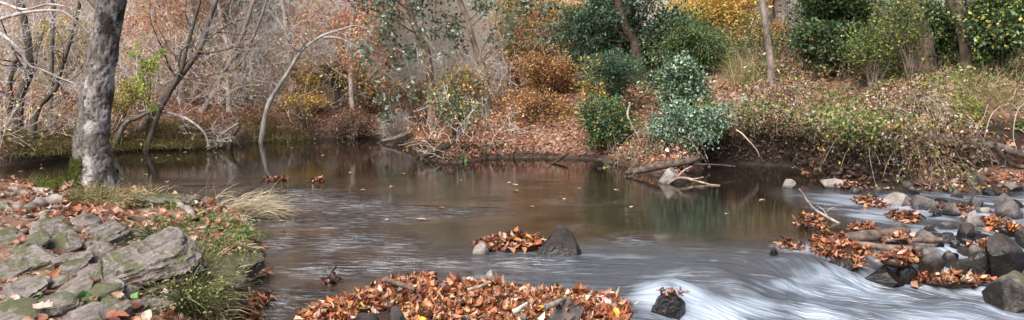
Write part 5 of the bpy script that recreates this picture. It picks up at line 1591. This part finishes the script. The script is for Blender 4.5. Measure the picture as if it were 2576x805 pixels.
log('log', 'thick brown log lying across the stones of the rapids', zl([(2085, 606), (2130, 600), (2190, 594), (2240, 588), (2282, 580)], [.08, .09, .10, .10, .10]), [.055, .06, .065, .058, .05], tint=(.17, .13, .11))
log('log', 'thinner pale log below the thick one, pointing right', zl([(2135, 617), (2180, 617), (2235, 622), (2290, 624), (2345, 618)], [.08, .09, .09, .09, .09]), [.03, .034, .04, .04, .032], tint=(.2, .16, .135), seed=4)
log('log', 'short flat brown plank of wood at the right end of the log jam', zl([(2296, 604), (2330, 606), (2368, 602)], [.1, .11, .11]), [.03, .034, .028], tint=(.25, .17, .13), seed=6)
log('stick', 'thin stick wedged under the thick log at its right end', zl([(2225, 607), (2262, 600), (2300, 592)], [.1, .1, .1]), [.016, .014, .01], tint=(.25, .18, .14), cat='stick', seed=7)
log('branch', 'bare grey branch slanting out of the water left of the rapids', [at_d(2118, 566, 10.9), at_d(2085, 548, 10.95), at_d(2050, 528, 11), at_d(2030, 506, 11), at_d(2020, 488, 11), at_d(2010, 473, 11)], [.018, .018, .016, .013, .010, .006], 'root', (.36, .31, .28), cat='branch',
    forks=[([at_d(2082, 547, 10.95), at_d(2072, 528, 11), at_d(2054, 515, 11)], .010, .004), ([at_d(2080, 532, 11), at_d(2090, 524, 11), at_d(2104, 520, 11)], .007, .003), ([at_d(2034, 510, 11), at_d(2038, 505, 11)], .009, .006)], seed=9)
log('branch', 'short dark twig standing in the water near the leaf mound', [at_d(828, 712, 7.75), at_d(829, 700, 7.75), at_d(836, 682, 7.75), at_d(847, 666, 7.75)], [.016, .013, .010, .006], 'wet_wood', (.05, .04, .035), cat='twig', seed=10)
log('branch', 'broken brown branch lying on top of the leaf mound', zl([(962, 706), (995, 714), (1045, 728)], [.2, .2, .19]), [.022, .026, .02], 'wet_wood', (.14, .1, .08), cat='branch', seed=11)
log('branch', 'pale stick lying in the right half of the leaf mound', zl([(1176, 730), (1205, 722), (1232, 708)], [.2, .22, .23]), [.014, .016, .012], 'log', (.4, .32, .26), cat='stick', seed=12)
log('log', 'short grey weathered stick on the rock at the right end of the mound', zl([(1372, 772), (1395, 762), (1425, 748)], [.2, .21, .21]), [.025, .022, .014], 'log', (.34, .3, .28), cat='stick', seed=13)
log('branch', 'white split branch in the leaves at the bottom of the mound', zl([(1290, 785), (1305, 778), (1328, 762)], [.17, .18, .18]), [.02, .02, .012], 'log', (.5, .44, .4), cat='stick', seed=14)
for i, (u, v, uu, vv) in enumerate([(1292, 722, 1296, 680), (1366, 720, 1362, 700), (1446, 718, 1442, 702)]):
    log('twig', ['upright hair thin twig at the middle of the leaf mound', 'short upright twig right of the middle of the leaf mound', 'upright twig at the right part of the leaf mound'][i], [at_d(u, v, 7.5), at_d((u + uu) / 2 + 2, (v + vv) / 2, 7.5), at_d(uu, vv, 7.5)], [.005, .004, .003], 'log', (.2, .15, .12), cat='twig', sides=5, n=8, seed=20 + i, wob=.005)
# fallen branches by the rhododendron
def g_d(u, v, dz=0.0):
    p = at_z(u, v, .1); return at_d(u, v, p[1] + dz)
log('fallen_branch', 'thick dark fallen branch at the waterline under the rhododendron', [at_d(1575, 436, 15.7), at_d(1620, 425, 15.5), at_d(1680, 412, 15.3), at_d(1730, 405, 15.5), at_d(1760, 396, 15.8)], [.04, .07, .075, .06, .03], 'wet_wood', (.13, .1, .08), cat='fallen branch',
    forks=[([at_d(1600, 430, 15.6), at_d(1595, 438, 15.5), at_d(1588, 446, 15.4)], .04, .02), ([at_d(1705, 410, 15.4), at_d(1740, 412, 15.6), at_d(1790, 415, 15.9), at_d(1850, 418, 16.1)], .035, .012)], seed=31)
log('fallen_branch', 'pale forked branch dipping into the water in front of the rhododendron', [at_d(1678, 464, 14.6), at_d(1700, 450, 14.7), at_d(1725, 448, 14.75), at_d(1750, 456, 14.7), at_d(1785, 464, 14.5), at_d(1812, 467, 14.4)], [.022, .026, .025, .022, .016, .008], 'root', (.36, .28, .23), cat='fallen branch',
    forks=[([at_d(1700, 450, 14.7), at_d(1718, 432, 14.8), at_d(1740, 420, 14.9)], .02, .01), ([at_d(1728, 448, 14.75), at_d(1750, 450, 14.8), at_d(1770, 447, 14.8)], .016, .006)], seed=33)
log('fallen_branch', 'dark gnarled stub at the waterline left of the thick fallen branch', [at_d(1505, 402, 17.8), at_d(1530, 410, 17.6), at_d(1560, 408, 17.5), at_d(1590, 402, 17.4)], [.05, .06, .05, .03], 'wet_wood', (.08, .065, .055), cat='fallen branch',
    forks=[([at_d(1530, 410, 17.6), at_d(1520, 418, 17.4), at_d(1512, 426, 17.2)], .03, .015)], seed=35)
log('fallen_branch', 'curved black snag at the tip of the leafy spit', [at_d(1058, 410, 18.3), at_d(1068, 396, 18.4), at_d(1090, 384, 18.5), at_d(1115, 374, 18.6), at_d(1124, 366, 18.6), at_d(1128, 356, 18.6)], [.045, .05, .055, .06, .06, .04], 'wet_wood', (.06, .05, .04), cat='snag',
    forks=[([at_d(1066, 400, 18.35), at_d(1075, 408, 18.2), at_d(1080, 416, 18.1)], .03, .015), ([at_d(1120, 372, 18.6), at_d(1132, 366, 18.5), at_d(1142, 362, 18.5)], .035, .02)], seed=37)
log('fallen_branch', 'grey log pointing into the water at the head of the spit', [at_d(962, 354, 22.5), at_d(985, 351, 22.4), at_d(1010, 342, 22.4), at_d(1035, 332, 22.5)], [.04, .05, .06, .05], 'log', (.2, .17, .15), cat='log', seed=39)
log('fallen_branch', 'black stick leaning into the water right of the spit', [at_d(1362, 432, 17.2), at_d(1385, 414, 17.6), at_d(1410, 398, 18), at_d(1430, 384, 18.3)], [.02, .03, .035, .02], 'wet_wood', (.07, .055, .045), cat='stick', seed=41)
log('branch', 'long pale curved twig arching down the dark bank right of the rhododendron', [at_d(1852, 326, 16.9), at_d(1870, 340, 16.7), at_d(1890, 360, 16.6), at_d(1905, 378, 16.6), at_d(1912, 395, 16.6)], [.012, .015, .015, .012, .008], 'pale_bark', (.5, .42, .36), cat='twig', seed=43)
log('branch', 'pale crooked stem standing before the hemlock bush', [at_d(1585, 262, 18.6), at_d(1578, 285, 18.5), at_d(1588, 312, 18.4), at_d(1605, 345, 18.3), at_d(1606, 372, 18.2)], [.02, .022, .02, .016, .012], 'pale_bark', (.44, .38, .33), cat='twig', seed=45)
log('gnarled_root', 'gnarled grey root over the dark rock at the edge of the pool', [at_d(495, 628, 9.2), at_d(545, 632, 9.05), at_d(585, 648, 8.9), at_d(625, 662, 8.8), at_d(655, 690, 8.6)], [.03, .05, .05, .04, .02], 'root', (.3, .26, .23), cat='root', n=40, wob=.04,
    forks=[([at_d(570, 640, 8.95), at_d(560, 655, 8.75), at_d(545, 665, 8.7)], .035, .02), ([at_d(620, 660, 8.8), at_d(632, 675, 8.6), at_d(636, 692, 8.5)], .03, .012), ([at_d(600, 652, 8.85), at_d(630, 656, 8.9), at_d(652, 668, 8.8)], .03, .012)], seed=47)

# exposed roots of the right bank
def exposed_roots():
    D = 14.5
    root = empty('exposed_roots', at_z(2400, 432, .15), 'tangle of exposed brown roots hanging out of the right bank above the stony beach', 'roots')
    spec = [([(2252, 428), (2264, 404), (2282, 378), (2302, 352), (2312, 335)], .05, .09), ([(2310, 345), (2345, 352), (2385, 360), (2440, 366), (2500, 362), (2540, 382), (2590, 402)], .09, .06),
            ([(2318, 350), (2322, 380), (2330, 405), (2345, 425)], .05, .025), ([(2340, 352), (2352, 380), (2380, 398), (2395, 430)], .05, .03), ([(2400, 362), (2410, 388), (2430, 402), (2432, 432)], .045, .025),
            ([(2360, 385), (2400, 400), (2440, 395), (2480, 402)], .04, .03), ([(2480, 364), (2470, 390), (2450, 410), (2462, 428)], .045, .02), ([(2295, 360), (2290, 390), (2300, 420)], .03, .015),
            ([(2330, 400), (2370, 412), (2410, 415), (2440, 425)], .03, .02), ([(2500, 365), (2520, 395), (2560, 415), (2600, 420)], .05, .03), ([(2430, 366), (2440, 390), (2470, 396), (2510, 412)], .03, .02),
            ([(2380, 340), (2372, 370), (2366, 400), (2370, 425)], .02, .008), ([(2330, 330), (2340, 370), (2336, 410)], .016, .006), ([(2525, 345), (2530, 380), (2524, 420)], .02, .008), ([(2480, 340), (2490, 380), (2500, 425)], .018, .007)]
    for k, (pts, a, b) in enumerate(spec):
        P = wobble(smooth_line(np.array([at_d(u, v, D + RNG.uniform(-.15, .15)) for u, v in pts]), 22), .05, 2.2, k)
        mb = MB()
        tubes(mb, P[None], (np.linspace(a, b, 22) * (1 + .15 * np.sin(np.arange(22) * 1.1 + k)))[None], 9, (.15, .12, .10))
        mb.build('root', M['log'], root)
exposed_roots()
# bare arching canes at the right edge
for i, pts in enumerate([[(2470, 395), (2480, 330), (2500, 280), (2540, 262), (2570, 290)], [(2440, 390), (2450, 330), (2470, 300), (2485, 265)], [(2590, 250), (2560, 280), (2550, 340), (2562, 390)]]):
    log('cane', ['pale arching cane over the roots at the right edge', 'slim pale cane standing left of the arching one above the roots', 'pale hanging cane in the right corner of the bank'][i], [at_d(u, v, 14.5) for u, v in pts], [.009, .009, .007, .005], 'pale_bark', (.5, .43, .37), cat='cane', sides=5, seed=60 + i)

# ------------------------------------------------------------------ leaves dropped on what lies below
gm = (gx > -11) & (gx < 9)
bv = BVHTree.FromPolygons(np.concatenate([np.stack([gx, gy, gzv], 1)] + SOLID_V).tolist(), np.concatenate([gf[(gm[gf].all(1)) & (gy[gf].max(1) < 18)][:, [0, 1, 2]], gf[(gm[gf].all(1)) & (gy[gf].max(1) < 18)][:, [0, 2, 3]]] + [f + len(gx) for f in [np.concatenate(SOLID_F)]]).tolist())
def drop(x, y, top=3.0):
    P = np.full((len(x), 3), np.nan); Nn = np.zeros((len(x), 3)); Nn[:, 2] = 1
    for i in range(len(x)):
        h = bv.ray_cast(Vector((x[i], y[i], top)), Vector((0, 0, -1)))
        if h[0] is not None:
            P[i] = h[0]; Nn[i] = h[1]
    Nn[Nn[:, 2] < 0] *= -1
    return P, Nn

# litter of the left bank
n = 26000
y = RNG.uniform(4.6, 13, n); x = -RNG.uniform(.5, 8.5, n)
k = (sdf(x, y, BANK) > .02) & (np.abs(x) < y * .66)
x, y = x[k], y[k]
P, Nn = drop(x, y)
gl = ground_z(x, y)
onrock = (P[:, 2] - gl) > .015
den = fbm2(x, y, 1.5, octaves=3, seed=101)
pr = np.where(onrock, .05 * (Nn[:, 2] > .72) + .12 * (den > .12), np.clip(.34 + .9 * den, .03, .85))
k = (RNG.uniform(0, 1, len(x)) < pr) & np.isfinite(P[:, 0]) & (P[:, 2] > .02)
P, Nn = P[k], Nn[k]; n = len(P)
mb = MB()
lift = RNG.uniform(0, 1, n) ** 2 * .05
h1 = n // 2
for a, b, shp in ((0, h1, LEAF_M), (h1, n, LEAF_L)):
    m_ = b - a
    leaves(mb, P[a:b] + np.array([0, 0, 1]) * (lift[a:b, None] + .012), rdir(m_, 0, .4), Nn[a:b] + RNG.normal(0, .35, (m_, 3)), np.clip(.08 * RNG.lognormal(-.1, .4, m_), .02, .14), pick([(.46, .20, .11, 3), (.38, .15, .08, 3), (.56, .33, .23, 2.5), (.66, .49, .41, 2), (.22, .09, .055, 1.5), (.13, .06, .04, 1)], m_), shp, .5)
tag(mb.build('fallen_leaves', M['litter']), 'brown and orange leaves lying between the rocks of the left bank', kind='stuff')

# moss and low green on the left bank
n = 9000
y = RNG.uniform(7, 12.5, n); x = -RNG.uniform(2, 7, n)
k = (sdf(x, y, BANK) > .03)
x, y = x[k], y[k]
den = fbm2(x, y, 1.1, octaves=4, seed=111)
k = (RNG.uniform(0, 1, len(x)) < np.clip(den * 2.6 + .1, 0, .9))
x, y = x[k], y[k]
P, Nn = drop(x, y); n = len(P)
mb = MB()
leaves(mb, P + Nn * .012, rdir(n, .5), Nn + RNG.normal(0, .5, (n, 3)), RNG.uniform(.02, .05, n), pick(MOSS + GRASS, n), wid=.6)
tag(mb.build('moss_cover', M['leaf']), 'moss and tiny green leaves creeping over the left bank', kind='stuff')

# ------------------------------------------------------------------ heaps of leaves
def heap(label, u, v, ru, rv, h, n, z=0.0, size=(.06, .11), pal=LITTER, name='leaf_heap', cat='leaf heap', core=True, follow=False):
    c = at_z(u, v, z)
    rx = abs(at_z(u + ru, v, z)[0] - c[0])
    ry = max(abs(at_z(u, v - rv, z)[1] - c[1]), .05)
    th = RNG.uniform(0, 2 * PI, n); q = np.sqrt(RNG.uniform(0, 1, n))
    q = q * (1 + .3 * fbm(np.stack([np.cos(th) * 1.5 + u, np.sin(th) * 1.5, 0 * th], 1), 3, int(u)))
    x = c[0] + rx * q * np.cos(th); y = c[1] + ry * q * np.sin(th)
    dome = np.sqrt(np.clip(1 - q * q, 0, 1))
    hh = h * dome * (.7 + .5 * fbm2(x, y, 5, octaves=2, seed=int(v)))
    base = np.full(n, z)
    if follow:
        P, Nn = drop(x, y); base = np.where(np.isfinite(P[:, 2]), np.maximum(P[:, 2], z), z)
    p = np.stack([x, y, base + hh * RNG.uniform(.35, 1.0, n) + .006], 1)
    nn2 = np.stack([np.cos(th) * q * h / rx, np.sin(th) * q * h / ry, np.ones(n)], 1)
    mb = MB()
    if core and h > .05:
        vv, ff = ico(3)
        mb.add(vv * np.array([rx * .82, ry * .82, h * .62]) + np.array([c[0], c[1], z]), ff, (.07, .03, .018))
    for k0, shp in ((0, LEAF_M), (1, LEAF_L)):
        i = np.arange(k0, n, 2)
        leaves(mb, p[i], rdir(len(i), 0, .38), nn2[i] * 1.6 + RNG.normal(0, .55, (len(i), 3)), .85 * size[1] * np.clip(RNG.lognormal(-.35, .42, len(i)), .2, 1.25), pick(pal + [(.10, .045, .03, 2.5), (.2, .09, .05, 2)], len(i), .26), shp, .6, wid=.8)
    o = recenter(mb.build(name, M['litter']))
    return tag(o, label, cat)
heap('heap of orange brown leaves caught left of the dark pointed rock', 1290, 622, 88, 14, .19, 620)
heap('raft of wet orange leaves floating off the tip of the left bank', 672, 531, 38, 7, .05, 170)
heap('flat pale raft of leaves far out on the pool', 696, 452, 30, 2.5, .03, 150)
heap('small orange raft of leaves far out right of the pale raft', 800, 454, 18, 2.5, .04, 50)
heap('wet leaves gathered at the foot of the gnarled root', 640, 690, 36, 9, .04, 120)
heap('wet orange leaves drifting in the gap left of the leaf mound', 620, 764, 52, 20, .05, 300)
heap('leaves collected along the bottom edge left of the mound', 610, 800, 50, 14, .05, 180)
heap('tiny dark leaf clump around the standing twig', 826, 714, 14, 5, .05, 26, pal=[(.08, .06, .05, 1), (.3, .25, .24, 1)])
heap('round clump of orange leaves under the bare slanting branch', 2040, 566, 32, 9, .14, 190)
heap('orange leaf clump on the water near the pale rounded boulder', 2190, 512, 38, 11, .12, 180)
heap('leaf clump below and left of the pale rounded boulder', 2275, 552, 30, 10, .15, 170)
heap('leaves against the right side of the pale rounded boulder', 2320, 520, 26, 9, .10, 120)
heap('bright orange leaves caught in the rapids near the right edge', 2520, 575, 38, 12, .14, 190, pal=[(.55, .2, .06, 3), (.45, .14, .05, 2), (.6, .36, .2, 1)])
heap('leaves piled on the upstream end of the thick log', 2172, 578, 30, 8, .13, 130)
heap('big tangle of leaves below the left end of the two logs', 2110, 638, 58, 24, .24, 620, -.02)
heap('dark leaf clump at the top of the little waterfall', 1990, 622, 26, 7, .10, 110, pal=LITTER_RED)
heap('leaves on top of the dark triangular rock', 2255, 655, 48, 9, .12, 160, .05, follow=True)
heap('strip of wet orange leaves below the angular slate block', 2400, 708, 98, 9, .08, 330, -.14)
heap('leaves spilling over the draped stone at the right', 2475, 630, 30, 10, .10, 110, -.02, follow=True)
heap('leaves on the crown of the rock ringed by white water', 1692, 738, 30, 9, .012, 34, .08, (.045, .08), follow=True)
heap('leaves in the crack left of the angular slate block', 2290, 645, 28, 10, .10, 90, .0)
heap('leaves lodged on the shallow slabs behind the rapids', 2400, 528, 34, 8, .10, 130)
heap('pale leaves heaped on the little spit among the fallen branches', 1695, 432, 42, 14, .22, 300, .0, (.08, .14), LITTER_PINK, follow=True)
heap('thin drift of leaves behind the crest of the leaf mound', 1060, 702, 34, 4, .06, 90)
heap('leaf scraps on the shallow water under the tall grey stone', 2450, 556, 26, 8, .06, 60)
heap('leaves along the log jam between thick and thin log', 2250, 604, 50, 6, .08, 150, .05)
heap('leaves sitting on the beach left of the brown block', 2110, 462, 40, 10, .08, 170, .03)

# the long mound of leaves at the bottom
mb = MB()
n = 22000
x = RNG.uniform(-1.9, 1.1, n); y = RNG.uniform(6.2, 7.8, n)
m_ = sdf(x, y, MOUND) + .05 * fbm2(x, y, 4, octaves=3, seed=121)
k = m_ > -.02 + .16 * np.clip(fbm2(x, y, 3.1, octaves=3, seed=127), -.3, 1)
x, y, m_ = x[k], y[k], m_[k]; n = len(x)
g = np.maximum(ground_z(x, y), 0)
bumps = np.clip(fbm2(x, y, 2.2, octaves=3, seed=123) + .25, 0, 1) * .055 * sstep(0, .3, m_)
crest = .07 * np.exp(-((x + 1.0) / .22) ** 2 - ((y - 7.35) / .15) ** 2) + .06 * np.exp(-((x + .25) / .22) ** 2 - ((y - 7.2) / .2) ** 2) + .06 * np.exp(-((x - .6) / .3) ** 2 - ((y - 6.95) / .2) ** 2)
P, Nn = drop(x, y)
onr = (P[:, 2] - g) > .03
k = ~(onr & (RNG.uniform(0, 1, n) < .9))
z = np.where(onr, P[:, 2], g + bumps + crest) + RNG.uniform(-.01, .045, n)
p = np.stack([x, y, z], 1)[k]; n = len(p)
for k0, shp in ((0, LEAF_M), (1, LEAF_L), (2, LEAF_M)):
    i = np.arange(k0, n, 3)
    leaves(mb, p[i], rdir(len(i), -.05, .38), rdir(len(i), 1.7), np.clip(.06 * RNG.lognormal(-.1, .45, len(i)), .015, .115), pick([(.52, .22, .10, 3.5), (.43, .15, .065, 3.5), (.62, .36, .22, 2.5), (.72, .56, .46, 1.6), (.28, .10, .05, 2.8), (.12, .05, .03, 2.6), (.68, .40, .07, .35)], len(i), .28), shp, .8, wid=.8)
tag(recenter(mb.build('leaf_mound', M['litter'])), 'long low mound of bright orange and tan leaves at the bottom centre', 'leaf heap')

# single leaves
def one_leaf(label, p, size, col, shape=LEAF_L, n=(0, -.3, 1), d=None, group=None, name='leaf', mat='litter'):
    mb = MB()
    dd = rdir(1, 0, .2) if d is None else np.array([d], float)
    leaves(mb, np.array([p]), dd, np.array([n], float), np.array([size]), np.array([col]), shape, .15)
    return tag(recenter(mb.build(name, M[mat])), label, 'leaf', group)
def on_top(u, v, lift=.02):
    r = ray(u, v)
    h = bv.ray_cast(Vector((0, 0, EYE)), Vector(r).normalized())
    return np.array(h[0]) + np.array([0, -.01, lift])
one_leaf('large pale pink star shaped leaf on the roots under the mossy tree', on_top(160, 505), .17, (.6, .4, .34))
one_leaf('large pale star shaped leaf below the roots, above the pale angular slab', on_top(170, 542), .15, (.6, .42, .36))
one_leaf('big pale pink leaf lying flat at the bottom left', on_top(88, 778), .17, (.62, .46, .4))
one_leaf('wide red brown leaf lying on the lower flank of the striped boulder', on_top(365, 735), .14, (.32, .1, .05), LEAF_M)
one_leaf('rust red leaf beside the wide red brown one on the striped boulder', on_top(335, 722), .11, (.42, .14, .06), LEAF_M)
one_leaf('white curled leaf on the top of the striped boulder', on_top(422, 678), .08, (.66, .62, .62), LEAF_M)
pool = [(1047, 553), (1305, 482), (1280, 459), (1825, 540), (1928, 505), (1290, 466), (1160, 455), (990, 470), (905, 480), (760, 495), (880, 435), (1010, 440), (1462, 475), (1330, 520), (975, 556), (1420, 500), (420, 392), (470, 384), (540, 386), (600, 384), (740, 372), (860, 358), (455, 402), (395, 398), (100, 425), (60, 432), (360, 440), (420, 458), (1590, 520), (700, 560), (1120, 525), (1545, 478), (930, 372), (820, 392)]
for i, (u, v) in enumerate(pool):
    p = at_z(u, v, .0); p[2] = water_z(p[0], p[1]) + .008
    one_leaf(['broad pale leaf floating alone in the middle of the pool', 'pair of tan leaves floating before the dark far reflections', None, 'small orange leaf floating in the green dark water at the right'][i] if i in (0, 1, 3) else 'little fallen leaf floating flat on the pool', p, RNG.uniform(.08, .13) if i else .14,
             pick([(.6, .42, .28, 2), (.5, .26, .12, 1), (.6, .5, .42, 1)], 1)[0], LEAF_M if i % 2 else LEAF_L, (0, 0, 1), d=(math.cos(i * 2.4), math.sin(i * 2.4), 0), group=None if i in (0, 1, 3) else 'leaves floating on the pool', name='floating_leaf')
# ------------------------------------------------------------------ damp haze hanging in the wood across the pool
mb = MB()
hx, hy0, hy1, hz = 75., 23.5, 110., 10.
hv = np.array([(x_, y_, z_) for z_ in (-1, hz) for x_, y_ in ((-hx, hy0), (hx, hy0 + 6), (hx, hy1), (-hx, hy1))], float)
mb.add(hv, np.array([(0, 3, 2, 1), (4, 5, 6, 7), (0, 1, 5, 4), (1, 2, 6, 5), (2, 3, 7, 6), (3, 0, 4, 7)]))
hm, nt = new_mat('haze')
vs = N(nt, 'ShaderNodeVolumeScatter')
vs.inputs['Color'].default_value = (.97, .98, 1, 1)
vs.inputs['Density'].default_value = .17
vs.inputs['Anisotropy'].default_value = -.45
ov = nt.nodes.new('ShaderNodeOutputMaterial')
nt.links.new(vs.outputs[0], ov.inputs['Volume'])
tag(mb.build('haze', hm, smooth=False), 'thin damp autumn haze hanging in the wood beyond the pool', kind='structure')

# ------------------------------------------------------------------ camera, sky, sun
sc = bpy.context.scene
cam = bpy.data.cameras.new('camera')
cam.sensor_width = 36
cam.lens = 36 * F / 2576
cam.clip_end = 2000
co = bpy.data.objects.new('camera', cam)
C.objects.link(co)
co.location = (0, 0, EYE)
co.rotation_euler = (PI / 2 - PITCH, 0, 0)
sc.camera = co

SUN_EL, SUN_AZ = math.radians(50), math.radians(205)     # azimuth from +Y towards +X: high, behind and a little to the left
w = bpy.data.worlds.new('World')
sc.world = w
w.use_nodes = True
nt = w.node_tree
nt.nodes.clear()
sky = nt.nodes.new('ShaderNodeTexSky')
sky.sky_type = 'NISHITA'
sky.sun_disc = False
sky.sun_elevation = SUN_EL
sky.sun_rotation = SUN_AZ
sky.dust_density = 4.0
sky.air_density = 1.0
bg = nt.nodes.new('ShaderNodeBackground')
bg.inputs['Strength'].default_value = .15
ow = nt.nodes.new('ShaderNodeOutputWorld')
nt.links.new(sky.outputs[0], bg.inputs[0])
nt.links.new(bg.outputs[0], ow.inputs[0])
sun = bpy.data.lights.new('sun', 'SUN')
sun.energy = 5.0
sun.angle = math.radians(38)
sun.color = (1.0, .95, .88)
so = bpy.data.objects.new('sun', sun)
C.objects.link(so)
d = Vector((math.sin(SUN_AZ) * math.cos(SUN_EL), math.cos(SUN_AZ) * math.cos(SUN_EL), math.sin(SUN_EL)))
so.rotation_euler = d.to_track_quat('Z', 'Y').to_euler()
so.location = d * 60
sc.view_settings.view_transform = 'Standard'
sc.view_settings.look = 'None'
sc.view_settings.exposure = 0
sc.render.engine = 'CYCLES'
sc.cycles.max_bounces = 10
sc.cycles.diffuse_bounces = 3
sc.cycles.glossy_bounces = 3
sc.cycles.transmission_bounces = 3
sc.cycles.use_denoising = True
sc.cycles.volume_bounces = 6
